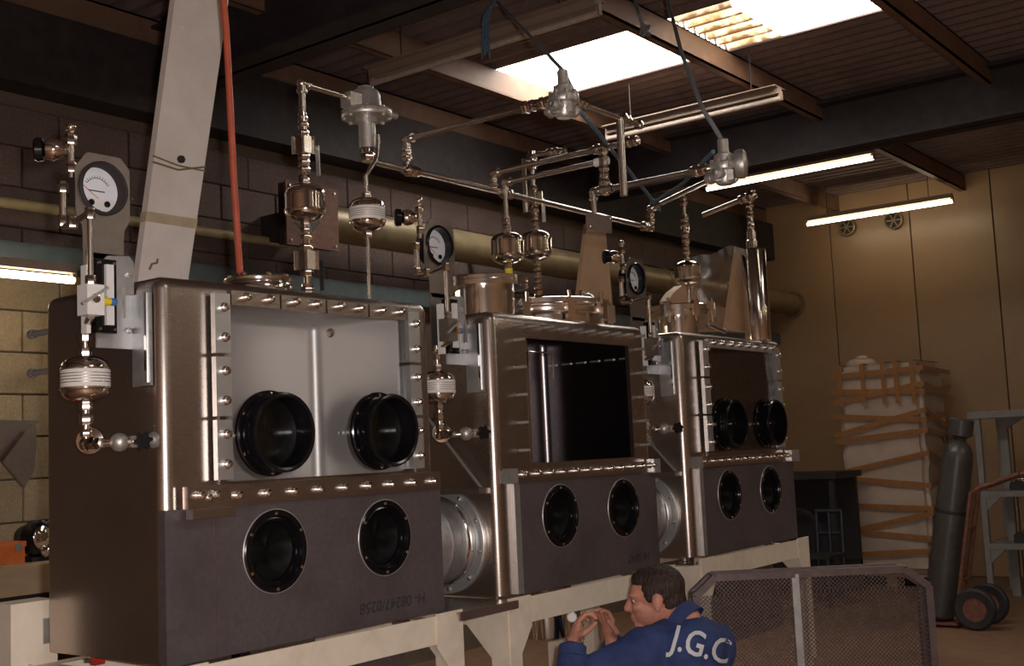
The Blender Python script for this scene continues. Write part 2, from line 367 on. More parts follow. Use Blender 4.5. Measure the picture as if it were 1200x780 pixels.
# extra unseen fittings, added to light the boxes and the rest of the hall
for x, y, lb in ((9.6,-3.6,'added unseen lit fluorescent tube over the far end of the opposite wall'),(7.3,-3.6,'second added unseen lit fluorescent tube from the far end of the opposite wall'),(5.1,0.0,'added unseen lit fluorescent tube over the open floor before the gloveboxes'),(5.0,-3.6,'third added unseen lit fluorescent tube from the far end of the opposite wall'),(2.8,-3.6,'added unseen lit fluorescent tube over the near end of the opposite wall')):
    fitting((x,y-.77,zt),(x,y+.77,zt),True,lb)

# ================================================================== GLOVEBOXES
BX = [0.0, 1.381, 2.744]                 # offset of each box along the row
X0, X1, YFR, YBK, ZB, ZT = 1.862, 2.922, 2.560, 3.11, 1.0, 2.0
OX0, OX1, OZ0, OZ1 = 2.068, 2.788, 1.452, 1.936
YP = 2.546                               # front of the lower panel
def bevelled_frame(x0, x1, y0, y1, z0, z1, r, op, inward=0):
    """bevelled box whose front (-y) face is a frame around the opening op=(x0,x1,z0,z1)"""
    bm = bmesh.new(); bmesh.ops.create_cube(bm, size=1)
    bmesh.ops.transform(bm, matrix=Matrix.Translation(((x0+x1)/2,(y0+y1)/2,(z0+z1)/2))@Matrix.Diagonal((x1-x0,y1-y0,z1-z0,1)), verts=bm.verts)
    ed = [e for e in bm.edges if not all(abs(v.co.z-z0) < 1e-5 for v in e.verts)]
    bmesh.ops.bevel(bm, geom=ed, offset=r, segments=6, profile=.5, affect='EDGES')
    f = max((f for f in bm.faces if f.normal.y < -.99), key=lambda f: f.calc_area())
    xs = [v.co.x for v in f.verts]; zs = [v.co.z for v in f.verts]
    bmesh.ops.delete(bm, geom=[f], context='FACES_ONLY')
    gx = (min(xs), op[0], op[1], max(xs)); gz = (min(zs), 1.06, 1.37, op[2], op[3], max(zs))
    for a in range(3):
        for c in range(5):
            if a == 1 and c in (1, 3): continue        # the window, and the cut-out behind the lower panel
            bm.faces.new([bm.verts.new((x,y0,z)) for x, z in ((gx[a],gz[c]),(gx[a+1],gz[c]),(gx[a+1],gz[c+1]),(gx[a],gz[c+1]))])
    if inward:   # reveal of the opening
        O = [(op[0],op[2]),(op[1],op[2]),(op[1],op[3]),(op[0],op[3])]
        for k in range(4):
            a, b = O[k], O[(k+1) % 4]; bm.faces.new([bm.verts.new(q) for q in ((a[0],y0,a[1]),(a[0],y0+inward,a[1]),(b[0],y0+inward,b[1]),(b[0],y0,b[1]))])
    bmesh.ops.remove_doubles(bm, verts=bm.verts, dist=1e-5)
    return bm
bolt_me = MB().lathe([(.0,.024),(.006,.0235),(.010,.019),(.010,.008),(.0135,.008),(.0135,0),(0,0)],(0,0,0),(0,-1,0),10).mesh('bolt'); bolt_me.materials.append(MATS['chrome_bright']); bolt_me.shade_smooth(); bolt_me.set_sharp_from_angle(angle=.7)
stud_me = MB().cyl((0,.004,0),(0,-.045,0),.0055,8).mesh('stud'); stud_me.materials.append(MATS['bar_steel'])
pscrew_me = MB().lathe([(0,.004),(.004,.0035),(.0055,.0015),(.0055,0)],(0,0,0),(0,-1,0),8).mesh('port_screw'); pscrew_me.materials.append(MATS['chrome_bright'])
def sag(prof):
    m = MB().lathe(prof,(0,0,0),(0,-1,0),40)
    for v in m.v:
        k = 1-min(1,math.hypot(v.x,v.z)/.096); v.y += k*(noise.noise(Vector((v.x*30,3,v.z*30)))*.02+noise.noise(Vector((v.x*70,9,v.z*40)))*.008)
    return m
# glove ports: outward (on the window) and recessed (in the lower panel)
pu_flange = MB().lathe([(.085,0),(.120,0),(.120,.010),(.117,.013),(.100,.013)],(0,0,0),(0,-1,0),48).mesh('flange')
pu_tube = MB().lathe([(.101,.0),(.101,.018),(.107,.020),(.107,.028),(.101,.030),(.101,.036),(.107,.038),(.107,.046),(.101,.048),(.101,.058),(.110,.060),(.112,.066),(.110,.072),(.104,.074),(.098,.072),(.096,.04),(.096,.006)],(0,0,0),(0,-1,0),48).mesh('tube')
pu_glove = sag([(.0965,.008),(.085,.0),(.06,-.012),(.03,-.014),(0,-.012)]).mesh('glove')
pl_flange = MB().lathe([(.114,-.004),(.114,.003),(.110,.006),(.098,.006),(.096,.003),(.096,-.026)],(0,0,0),(0,-1,0),48).mesh('flange')
pl_tube = MB().lathe([(.0955,-.026),(.0955,-.002),(.090,.0),(.088,-.004),(.088,-.012),(.084,-.012),(.082,-.024)],(0,0,0),(0,-1,0),48).mesh('tube')
pl_glove = sag([(.083,-.024),(.070,-.034),(.05,-.044),(.03,-.046),(0,-.044)]).mesh('glove')
for me, m in ((pu_flange,'black_plastic'),(pu_tube,'black_plastic'),(pu_glove,'glove_black'),(pl_flange,'black_plastic'),(pl_tube,'black_plastic'),(pl_glove,'glove_black')):
    me.materials.append(MATS[m]); me.shade_smooth(); me.set_sharp_from_angle(angle=.6)
pl_rim = MB().lathe([(.1135,-.0005),(.1135,.0025),(.1165,.0025),(.117,-.0005)],(0,0,0),(0,-1,0),48).mesh('rim'); pl_rim.materials.append(MATS['bar_steel']); pl_rim.shade_smooth()
def glove_port(box, x, y, z, outward):
    p = inst(pu_flange if outward else pl_flange, 'glove_port', box, (x,y,z)); p['label'] = 'black round glove port'
    inst(pu_tube if outward else pl_tube, 'port_tube', p, (x,y,z)); inst(pu_glove if outward else pl_glove, 'glove', p, (x,y,z))
    if not outward: inst(pl_rim, 'rim', p, (x,y,z))
    for k in range(6):
        a = PI/2+k*PI/3; r = .1105 if outward else .104
        inst(pscrew_me, 'screw', p, (x+r*math.cos(a), y-(.013 if outward else .006), z+r*math.sin(a)))
    return p
def plate_with_holes(x0, x1, z0, z1, y, th, centres, r, n=40):
    """panel facing -y with round holes; folded edges of depth th"""
    m = MB(); zs = centres[0][1]; h = r*1.15; xs = [x0]
    for cx, cz in centres: xs += [cx-h, cx+h]
    xs.append(x1)
    def quad(a, b, c, d): m.add([(a,y,c),(b,y,c),(b,y,d),(a,y,d)], [(0,1,2,3)])
    for i in range(0, len(xs)-1):
        if i % 2 == 0: quad(xs[i],xs[i+1],z0,z1)
        else: quad(xs[i],xs[i+1],z0,zs-h); quad(xs[i],xs[i+1],zs+h,z1)
    for cx, cz in centres:
        ci, sq, bk = [], [], []
        for k in range(n):
            t = 2*PI*k/n; c, s_ = math.cos(t), math.sin(t); q = h/max(abs(c),abs(s_))
            ci.append((cx+r*c,y,cz+r*s_)); sq.append((cx+q*c,y,cz+q*s_)); bk.append((cx+r*c,y+.03,cz+r*s_))
        m.add(ci+sq+bk, [(k,(k+1) % n,n+(k+1) % n,n+k)[::-1] for k in range(n)]+[(k,(k+1) % n,2*n+(k+1) % n,2*n+k) for k in range(n)])
    for a, b in (((x0,z0),(x1,z0)),((x1,z0),(x1,z1)),((x1,z1),(x0,z1)),((x0,z1),(x0,z0))):
        m.add([(a[0],y,a[1]),(b[0],y,b[1]),(b[0],y+th,b[1]),(a[0],y+th,a[1])], [(0,3,2,1)])
    return m
def top_flange(box, x, y, z, r, h, lid=True, bolts=8, mt='chrome_bright', name='top_flange'):
    f = MB().lathe([(r*.68,-.01),(r*.68,h-.035),(r,h-.035),(r,h-.020),(r*.985,h-.018),(r*.985,h-.016),(r,h-.014),(r,h),(r*.97,h+.003),(0,h+.003)],(x,y,z),(0,0,1),40).build(name, mt, box)
    for k in range(bolts):
        a = 2*PI*(k+.5)/bolts; q = Vector((x+r*.88*math.cos(a), y+r*.88*math.sin(a), z+h))
        MB().lathe([(.0,.014),(.007,.012),(.009,.010),(.009,.003),(0,.003)],q,(0,0,1),6).cyl(q-Vector((0,0,.05)),q,.004,6).build('bolt','chrome_bright',f)
    return f
def side_hood(box, x, mt='steel'):
    """sloped plate with a lip above the transfer port on the left side"""
    o = .035
    tri = [(x+.006,2.60,1.375),(x+.006,3.09,1.375),(x+.006,3.09,1.72),(x+.006,2.86,1.66)]
    h = MB().prism(tri,(-o,0,0)).build('side_hood', mt, box)
    MB().bbox((x-.055,2.595,1.357),(x+.006,3.09,1.375)).build('lip','steel_side',h)
    MB().bar((x-o-.002,2.60,1.379),(x-o-.002,2.86,1.662),.006,.010,(1,0,0)).build('weld_edge','bar_steel',h)
    return h
def transfer_port(box, x, y, z, length):
    p = MB().lathe([(.150,0),(.150,length*.45),(.153,length*.45+.004),(.150,length*.45+.008),(.150,length)],(x,y,z),(-1,0,0),48).build('transfer_port','galv',box)
    MB().lathe([(.151,-.002),(.185,-.002),(.187,.0),(.187,.012),(.184,.015),(.151,.015)],(x,y,z),(-1,0,0),48).build('flange','bar_steel',p)
    MB().lathe([(.151,-.012),(.187,-.012),(.187,-.001),(.151,-.001)],(x-length,y,z),(-1,0,0),48).build('flange','bar_steel',p)
    MB().lathe([(.151,0),(.161,0),(.163,.012),(.161,.024),(.151,.024)],(x-.045,y,z),(-1,0,0),48).build('clamp_ring','chrome_bright',p)
    for k in range(10):
        a = 2*PI*k/10+.2; q = Vector((x-.015, y+.172*math.cos(a), z+.172*math.sin(a)))
        MB().lathe([(.008,0),(.008,.007),(.004,.010),(0,.010)],q,(-1,0,0),6).build('bolt','chrome_bright',p)
    return p

def glovebox(i, kind, label, inner):
    dx = BX[i]; box = thing('glovebox', label, 'glovebox', (X0+dx+.53,2.845,ZB), 'stainless gloveboxes in a row')
    x0, x1 = X0+dx, X1+dx; op = (OX0+dx, OX1+dx, OZ0, OZ1 if i != 1 else 1.912)
    bm = bevelled_frame(x0, x1, YFR, YBK, ZB, ZT, .034, op, .018); me = bpy.data.meshes.new('shell'); bm.to_mesh(me); bm.free()
    link('shell', me, 'steel', box, 35)
    bm = bevelled_frame(x0+.006, x1-.006, YFR+.018, YBK-.006, ZB+.008, ZT-.006, .04, op); bmesh.ops.reverse_faces(bm, faces=bm.faces); me = bpy.data.meshes.new('inner_lining'); bm.to_mesh(me); bm.free()
    link('inner_lining', me, inner, box, 35)
    # lower front panel with its two ports
    pc = [(2.222+dx,1.253),(2.661+dx,1.253)]; px0 = x0-.005 if i == 0 else x0+.085
    px1 = (x1+.005, x1, x1+.02)[i]
    pn = plate_with_holes(px0, px1, ZB-.004, 1.388, YP, .014 if i else .026, pc, .113).build('front_panel', 'steel_film', box)
    for c in pc: glove_port(box, c[0], YP, c[1], False)
    if i > 0: MB().bbox((px0-.006,YP-.003,ZB),(px0+.026,YFR,1.384)).build('panel_edge_strip','galv',box)
    else: MB().bbox((px0+.155,YP-.0012,ZB),(px0+.158,YP,1.386)).build('film_edge','steel_side',pn)
    # strip with bolts under the window
    yS = YP-.012
    st = MB().bbox((x0+(.07 if i == 0 else .03),yS,1.388),(x1-.004,YFR,1.444 if i == 0 else 1.432)).build('bottom_clamp_strip','steel',box)
    n = 10 if i == 0 else 12
    for k in range(n):
        inst(bolt_me,'bolt',st,(x0+.12+(x1-x0-.17)*k/(n-1), yS, 1.415))
    if i == 0:
        b = MB().bbox((x0+.05,yS-.012,1.385),(x0+.19,yS+.01,1.445)).bbox((x0+.05,yS-.03,1.362),(x0+.19,yS-.002,1.386)).build('corner_bracket','steel',box)
        for q in (.085,.135): inst(bolt_me,'bolt',b,(x0+q,yS-.012,1.422))
    else:
        MB().bbox((x0+.028,yS-.014,1.386),(x0+.075,yS+.02,1.438)).build('corner_block','bar_steel',box)
        MB().bbox((x1-.05,yS-.016,1.383),(x1+(.045 if i == 2 else .0),yS+.02,1.44)).build('corner_block','bar_steel',box)
    # window
    if kind != 'open':
        pane = MB().bbox((op[0]-.03,YFR-.012,op[2]-.03),(op[1]+.03,YFR-.002,op[3]+.03)).build('window_pane','acrylic',box)
        th = .018
        for side in (0, 1):
            xa = (op[0]-.052, op[1]-.002)[side]; zs_ = (1.452, 1.622, 1.792, 1.965)
            for a, b in zip(zs_, zs_[1:]):
                c = MB().bbox((xa,YFR-.012-th,a+.006),(xa+.052,YFR-.012,b-.004)).build('clamp_bar','bar_steel',box)
                for q in (.28,.75): inst(bolt_me,'bolt',c,(xa+.026,YFR-.012-th,a+(b-a)*q))
        nt_ = 4; L = (op[1]-op[0]-.004)/nt_
        for k in range(nt_):
            xa = op[0]+.002+k*L
            c = MB().bbox((xa+.003,YFR-.012-th,op[3]-.004),(xa+L-.003,YFR-.012,1.972)).build('clamp_bar','steel' if i == 0 else 'bar_steel',box)
            for q in (.28,.75): inst(bolt_me,'bolt',c,(xa+L*q,YFR-.012-th,1.956))
        for x in (2.208+dx, 2.646+dx): glove_port(box, x, YFR-.012, 1.580, True)
    else:
        for k in range(10):
            inst(stud_me,'stud',box,(3.385+(4.235-3.385)*k/9,YFR,1.955))
        for k in range(5):
            for x in (3.388,4.222): inst(stud_me,'stud',box,(x,YFR,1.900-k*.1))
        MB().lathe([(.022,0),(.022,1.912-OZ0+.02)],(op[0]+.045,YFR+.05,OZ0-.01),(0,0,1),20).build('inner_post','chrome',box)
        p = Vector((op[0]+.02,YFR+.004,1.862)); MB().tube([p+Vector((0,0,-.06)),p+Vector((0,0,.0)),p+Vector((.15,0,.0)),p+Vector((.155,0,-.01)),p+Vector((.155,0,-.10))],.004,8).build('wire_hook','chrome_bright',box)
        for k in range(6): MB().bbox((x1-.014,2.64+k*.075,1.868),(x1-.0065,2.685+k*.075,1.876)).build('inner_slot','galv',box)
    # inside wall screw
    if i == 0: MB().lathe([(.017,0),(.014,.008),(0,.010)],onX(387,390,x1-.007),(-1,0,0),12).build('wall_screw','steel_side',box)
    # feet and rear pegs
    for fx in (x0+.09,x1-.09):
        for fy in (YFR+.09,YBK-.1): MB().lathe([(0,-.034),(.03,-.034),(.03,-.028),(.018,-.024),(.018,0)],(fx,fy,ZB),(0,0,1),16).build('foot','chrome_bright',box)
    if i == 0:
        MB().bbox((x0+.05,YBK-.17,ZB-.034),(x0+.08,YBK-.145,ZB-.006)).build('red_tag','red',box)
        for z in (1.905,1.79): MB().cyl((x0+.02,YBK-.01,z),(x0+.02,YBK+.085,z),.009,10).lathe([(.014,0),(.014,.02),(0,.02)],(x0+.02,YBK+.08,z),(0,1,0),10).build('rear_peg','bar_steel',box)
    return box
g1 = glovebox(0, 'glazed', 'nearest stainless glovebox, at left, with two black glove ports on a bright window', 'steel_satin')
g2 = glovebox(1, 'open', 'middle stainless glovebox with an open dark window ringed by studs', 'steel_inner_dark')
g3 = glovebox(2, 'glazed', 'farthest stainless glovebox, at right, with dark glazed window and two black ports', 'steel_inner_warm')
# handwriting in marker on the lower panels (upside down as in the photograph)
def scribble(box, dx, x, z, body, size):
    me = text_mesh(body, size, .0003, shear=.15); a = math.radians(180)
    o = link('marker_writing', me, 'ink', None, 0); M = frame_face(0,(x+dx,YP-.0012,z),(-1,0,0),(0,0,-1)); me.transform(M); child(o, box); return o
scribble(g1, 0, 2.69, 1.052, 'H- 08247/0258', .048); scribble(g2, BX[1], 2.76, 1.05, 'HI 0847', .05)
# between the boxes
for i, g in ((1,g2),(2,g3)):
    x = X0+BX[i]; side_hood(g, x); transfer_port(g, x-.002, 2.80, 1.19, x-(X1+BX[i-1])-.02)
# flanged tops
top_flange(g1, 2.40, 2.80, ZT, .105, .062)
top_flange(g2, X0+BX[1]+.275, 2.80, ZT, .175, .16, bolts=0)
def clamped_lid(box, x, y, z):
    l = MB().lathe([(.235,-.01),(.235,.035),(.258,.038),(.262,.045),(.262,.066),(.256,.070),(.252,.074),(.256,.078),(.262,.082),(.262,.10),(.255,.104),(0,.110)],(x,y,z),(0,0,1),56).build('clamped_lid','chrome_bright',box)
    for k in range(10):
        a = 2*PI*k/10+.35; c, s_ = math.cos(a), math.sin(a); q = Vector((x+.272*c,y+.272*s_,z+.05))
        MB().box(q,(.03,.03,.07),Matrix.Rotation(a,3,'Z')).cyl(q+Vector((0,0,-.055)),q+Vector((0,0,.075)),.007,8).ball(q+Vector((.004*c,.004*s_,-.02)),.012,8).build('clamp','chrome',l)
    MB().tube([(x+.03,y-.16,z+.108),(x+.03,y-.16,z+.14),(x+.10,y-.13,z+.14),(x+.10,y-.13,z+.108)],.008,8).build('lid_handle','chrome',l)
    MB().lathe([(.02,0),(.03,.006),(.02,.02),(0,.03)],(x+.05,y-.18,z+.106),(0,0,1),12).build('lid_knob','cast',l)
    return l
clamped_lid(g2, X0+BX[1]+.735, 2.835, ZT)
f3 = MB().lathe([(.098,-.01),(.098,.10),(.16,.10),(.16,.118),(.150,.120),(.150,.124),(.16,.126),(.16,.15),(.155,.155),(0,.158)],(X0+BX[2]+.36,2.76,ZT),(0,0,1),44).build('top_flange','chrome_bright',g3)
for k in range(8):
    a = 2*PI*(k+.3)/8; q = Vector((X0+BX[2]+.36+.168*math.cos(a),2.76+.168*math.sin(a),ZT+.127)); MB().box(q,(.024,.03,.075),Matrix.Rotation(a,3,'Z')).cyl(q-Vector((0,0,.06)),q+Vector((0,0,.055)),.006,8).build('clamp','chrome',f3)

# ================================================================== STANDS
def gusset_plate(m, x0, x1, y, th, ztop, leg_x0, leg_x1, zmid, zbot):
    m.prism([(x0,y,ztop),(x1,y,ztop),(x1,y,ztop-.10),(leg_x1,y,zmid),(leg_x1,y,zbot),(leg_x0,y,zbot),(leg_x0,y,zmid),(x0,y,ztop-.10)],(0,th,0)); return m
def stand(i, label):
    x0, x1 = X0+BX[i]-.04, X1+BX[i]+.035; ya, yb = 2.51, 3.13; zt_ = .965
    s_ = thing('steel_stand', label, 'stand', ((x0+x1)/2,(ya+yb)/2,0), 'cream steel stands under the gloveboxes')
    for y in (ya, yb-.06): MB().bbox((x0,y,.905),(x1,y+.06,zt_)).build('long_rail','cream_paint',s_)
    MB().bbox((x0,ya-.006,.905),(x1,ya,.993)).build('front_fascia','cream_paint',s_)
    for x in (x0, x1-.06): MB().bbox((x,ya+.06,.905),(x+.06,yb-.06,zt_)).build('cross_rail','cream_paint',s_)
    for x in (x0, x1-.06):
        for y in (ya, yb-.06):
            MB().bbox((x+.002,y+.002,0),(x+.058,y+.058,.904)).build('leg','cream_paint',s_)
            MB().bbox((x-.02,y-.02,0),(x+.08,y+.08,.012)).build('foot_plate','cream_paint',s_)
    for sgn, xa in ((1,x0),(-1,x1)):     # folded gusset plates on the front face
        P = [(xa,ya-.014,1.0),(xa+sgn*.125,ya-.014,1.0),(xa+sgn*.125,ya-.014,.895),(xa+sgn*.062,ya-.014,.81),(xa+sgn*.062,ya-.014,.40),(xa,ya-.014,.40)]
        MB().prism(P,(0,.008,0)).build('gusset_plate','cream_paint',s_)
        for yy, sg2 in ((ya-.008,1),(yb+.008,-1)):
            Q = [(xa,yy,.975),(xa,yy+sg2*.20,.945),(xa,yy+sg2*.20,.925),(xa,yy+sg2*.075,.80),(xa,yy+sg2*.06,.40),(xa,yy,.40)]
            MB().prism(Q,(-sgn*.006,0,0)).build('gusset_plate','cream_paint',s_)
    if i == 0: MB().bbox((x0-.055,yb-.01,.60),(x0+.085,yb+.09,1.14)).build('corner_post','cream_paint',s_); MB().bbox((x0+.04,yb-.016,1.02),(x0+.09,yb-.008,1.09)).build('galvanised_tab','galv',s_)
    for y in (ya+.01, yb-.05): MB().bbox((x0+.06,y,.12),(x1-.06,y+.04,.16)).build('lower_rail','cream_paint',s_)
    return s_, (x0,x1,ya,yb)
stands = [stand(0,'cream steel stand carrying the nearest glovebox at left'), stand(1,'cream steel stand under the middle glovebox, above the crouching man'), stand(2,'cream steel stand under the farthest glovebox, behind the mesh guard')]
# sloping dark mesh guards below the first rail
def mesh_sheet(m, o, u, v, nu, nv, pitch, wd=.0035, th=.002):
    """expanded-metal sheet: crossing diagonal strands on the rectangle o + u*nu + v*nv"""
    o, u, v = Vector(o), Vector(u).normalized(), Vector(v).normalized(); n = u.cross(v)
    for sgn in (1,-1):
        k = -nv
        while k < nu:
            # line from (k,0) to (k+nv,nv) clipped to 0..nu
            a0, a1 = max(0,-k), min(nv, nu-k)
            if a1-a0 > .004:
                pa = (k+a0, a0 if sgn > 0 else nv-a0); pb = (k+a1, a1 if sgn > 0 else nv-a1)
                m.bar(o+u*pa[0]+v*pa[1]+n*th*.5*sgn, o+u*pb[0]+v*pb[1]+n*th*.5*sgn, wd, th, n)
            k += pitch
    return m
for i, lb in ((0,'dark expanded metal tray in an angle frame hung under the nearest stand'),(2,'dark expanded metal tray in an angle frame hung under the farthest stand')):
    u_ = Vector((1,0,0)); o_ = Vector((X0+BX[i]+.10,2.60,.60)); v_ = Vector((0,.05,.27)).normalized(); gd = thing('mesh_tray',lb,'tray',o_,'expanded metal trays under the stands')
    mesh_sheet(MB(), o_, u_, v_, .84, .28, .022, .006).build('mesh_sheet','mesh_steel',gd,0)
    for a, b in ((o_,o_+u_*.84),(o_+v_*.26,o_+v_*.26+u_*.84),(o_,o_+v_*.28),(o_+u_*.84,o_+u_*.84+v_*.28)): MB().bar(a,b,.022,.055 if abs((b-a).x) > .5 else .03).build('frame_bar','mesh_frame',gd)
    for x in (.1,.74): MB().bar(o_+u_*x+Vector((0,.03,.305)),o_+u_*x+Vector((0,.03,.15)),.012,.004).build('hanger','mesh_frame',gd)
# bridge plate between box one and two
bp = thing('bridge_plate','brown folded shelf plate bridging the first and second stand','plate',(3.06,2.62,.98))
MB().bbox((2.926,2.487,.987),(3.236,3.08,.993)).build('plate_top','steel',bp); MB().bbox((2.926,2.480,.966),(3.236,2.487,.993)).build('front_lip','steel_side',bp)

# ================================================================== FITTINGS ON THE BOXES
def hexnut(m, p, axis, r, h): return m.lathe([(0,0),(r*.9,0),(r,h*.12),(r,h*.88),(r*.9,h),(0,h)], p, axis, 6)
def canister(name, label, c, r, h, group, label_band=True, cap=None, mt='chrome'):
    """filter canister: domed cylinder with hex ends"""
    c = Vector(c); k = h/2; t = thing(name, label, 'filter', c-Vector((0,0,k)), group)
    pr = [(0,-k)]+[(r*math.sin(a), -k+ (k*.55)*(1-math.cos(a))) for a in [PI/2*i/7 for i in range(1,8)]]
    pr += [(r*1.05,-k*.42),(r*1.05,-k*.36),(r,-k*.34),(r,k*.36),(r*1.03,k*.38),(r*1.03,k*.44),(r,k*.46)]
    pr += [(r*math.cos(a), k*.46+(k*.54)*math.sin(a)) for a in [PI/2*i/7 for i in range(1,7)]]+[(0,k)]
    MB().lathe(pr, c, (0,0,1), 32).build('canister_body', mt, t)
    if label_band:
        b = MB().lathe([(r*1.004,-k*.33),(r*1.012,-k*.32),(r*1.012,k*.36),(r*1.004,k*.37)], c, (0,0,1), 32).build('paper_label','label_white',t)
        for q in (-.16,-.04,.08,.2): MB().lathe([(r*1.013,k*q),(r*1.016,k*q+.001),(r*1.013,k*q+.002)], c, (0,0,1), 32).build('print_line','bracket',b)
    m = MB(); hexnut(m, c+Vector((0,0,k-.004)), (0,0,1), .017, .022); m.build('top_fitting','pipe_steel',t)
    m = MB(); hexnut(m, c+Vector((0,0,-k-.018)), (0,0,1), .017, .022); m.build('bottom_fitting','pipe_steel',t)
    if cap: MB().cyl(c+Vector((0,0,-k-.045)), c+Vector((0,0,-k-.016)), .016, 14).build('cap', cap, t)
    return t
def star_knob(m, c, axis, r, h):
    u, v, a = basis(axis); poly = []
    for k in range(24):
        t = 2*PI*k/24; rr = r*(1 if (k % 4) in (0,1) else .72); poly.append(Vector(c)+(u*math.cos(t)+v*math.sin(t))*rr)
    return m.prism(poly, a*h)
GY = 2.74
def gauge_panel(i, label):
    dx = BX[i]; V = lambda x,y,z: Vector((x+dx,y,z)); xs = X0
    t = thing('pressure_gauge_panel', label, 'gauge', V(1.80,GY,1.72), 'gauge panels on the glovebox sides')
    # folded bracket: flange on the box side, plate standing off it
    br = MB().bbox(V(xs-.012,2.588,1.712),V(xs-.004,2.665,1.955)).build('bracket','galv',t)
    MB().prism([V(1.745,2.665,1.812),V(xs-.004,2.665,1.812),V(xs-.004,2.665,2.045),V(1.845,2.665,2.06),V(1.78,2.665,2.055),V(1.765,2.665,2.04),V(1.745,2.665,2.03)],(0,.006,0)).build('bracket_plate','galv',br)
    MB().bar(V(xs-.014,2.60,1.72),V(xs-.014,2.60,1.955),.010,.008).build('weld_seam','chrome_bright',br)
    for z in (1.86,2.01): MB().lathe([(.009,0),(.009,.007),(.004,.010),(0,.010)],V(1.838,2.665,z),(0,-1,0),6).build('bolt','bar_steel',br)
    # gauge plate with clipped corners
    hw = .083; gx, gz = 1.818, 2.252
    poly = [(gx-.062,2.06),(gx+.062,2.06),(gx+.062,2.14),(gx+hw,2.175),(gx+hw,2.315),(gx+hw-.028,2.345),(gx-hw+.035,2.345),(gx-hw,2.30),(gx-hw,2.175),(gx-.062,2.14)]
    m = MB(); nn = 64; inn, out = [], []
    for k in range(nn):                  # plate outline sampled around the gauge hole
        t_ = 2*PI*(k+.5)/nn; c_, s_ = math.cos(t_), math.sin(t_); best = 9
        for (xa, za), (xb, zb) in zip(poly, poly[1:]+poly[:1]):
            ex, ez = xb-xa, zb-za; den = c_*ez-s_*ex
            if abs(den) > 1e-9:
                tt = ((xa-gx)*ez-(za-gz)*ex)/den; uu = ((xa-gx)*s_-(za-gz)*c_)/den
                if tt > 0 and -1e-6 <= uu <= 1+1e-6: best = min(best, tt)
        inn.append((gx+.066*c_, gz+.066*s_)); out.append((gx+best*c_, gz+best*s_))
    for y_, flip_ in ((GY,0),(GY+.004,1)):
        m.add([V(x,y_,z) for x, z in inn+out], [((k,(k+1) % nn,nn+(k+1) % nn,nn+k) if flip_ else (k,(k+1) % nn,nn+(k+1) % nn,nn+k)[::-1]) for k in range(nn)])
    m.add([V(x,GY,z) for x, z in out]+[V(x,GY+.004,z) for x, z in out], [(k,(k+1) % nn,nn+(k+1) % nn,nn+k)[::-1] for k in range(nn)])
    m.prism([V(x,GY,z) for x,z in ((gx-.062,1.86),(gx+.062,1.86),(gx+.062,2.075),(gx-.062,2.075))],(0,.004,0)).build('gauge_plate','bracket',t)
    g = MB().lathe([(.066,-.055),(.072,-.05),(.072,-.001),(.074,.0),(.074,.006),(.070,.009),(.065,.008),(.0635,.004),(.0625,-.028)],V(gx,GY,gz),(0,-1,0),40).lathe([(.0,-.055),(.066,-.055)],V(gx,GY,gz),(0,-1,0),40).build('gauge_bezel','steel_dark' if i == 0 else 'black_plastic',t)
    MB().lathe([(0,-.027),(.063,-.027)],V(gx,GY,gz),(0,-1,0),40).build('dial_face','dial',g)
    n = 24; pl = [V(gx+.0605*math.cos(a),GY+.0255,gz+.0605*math.sin(a)) for a in [math.radians(203+134*k/n) for k in range(n+1)]]
    MB().prism(pl,(0,-.002,0)).build('dial_cover','white_plastic',g)
    MB().tube([V(gx+.038*math.cos(a),GY+.026,gz-.005+.038*math.sin(a)) for a in [math.radians(35+110*k/16) for k in range(17)]],.0008,5).build('scale_arc','ink',g)
    for k in range(11):
        a = math.radians(35+11*k); MB().bar(V(gx+.038*math.cos(a),GY+.026,gz-.005+.038*math.sin(a)),V(gx+.045*math.cos(a),GY+.026,gz-.005+.045*math.sin(a)),.0012,.001).build('tick','ink',g)
    MB().bar(V(gx+.006,GY+.0245,gz-.026),V(gx-.050,GY+.0245,gz+.012),.0018,.001).build('needle','red_ink',g)
    MB().bbox(V(gx-.028,GY+.0255,gz-.004),V(gx+.022,GY+.0262,gz-.001)).build('dial_print','ink',g)
    for q in (-.022,.026): MB().cyl(V(gx+q,GY+.024,gz-.036),V(gx+q,GY+.019,gz-.036),.0085,16).build('dial_plug','black_plastic',g)
    MB().cyl(V(gx+.002,GY+.0237,gz-.056),V(gx+.002,GY+.0215,gz-.056),.003,8).build('zero_screw','ink',g)
    # black manometer block with white strip
    m = MB().bbox(V(1.728,2.640,1.848),V(1.788,2.664,2.04)).build('manometer_block','black_plastic',t)
    MB().bbox(V(1.752,2.630,1.868),V(1.774,2.641,2.025)).build('white_strip','white_plastic',m)
    MB().bbox(V(1.700,2.64,1.845),V(1.712,2.664,2.02)).build('white_strip','white_plastic',m)
    for q in (1.738,1.780):
        for z in (1.858,2.03): MB().cyl(V(q,2.640,z),V(q,2.636,z),.004,8).build('screw','chrome_bright',m)
    # square valve block with lever
    vx, vy = 1.690, 2.605
    vb = MB().bbox(V(vx-.024,vy-.022,1.885),V(vx+.024,vy+.022,1.962)).build('valve_block','white_plastic' if i == 0 else 'bracket',t)
    MB().bar(V(vx-.045,vy-.032,1.908),V(vx+.028,vy-.032,1.955),.007,.007).build('valve_lever','bar_steel',vb)
    MB().lathe([(.012,0),(.012,.012),(0,.014)],V(vx-.006,vy-.022,1.925),(0,-1,0),12).build('lever_boss','chrome',vb)
    MB().lathe([(.013,0),(.013,.02),(.010,.022),(.010,.03)],V(vx+.024,vy,1.924),(1,0,0),10).build('side_fitting','yellow' if i == 0 else 'orange',vb)
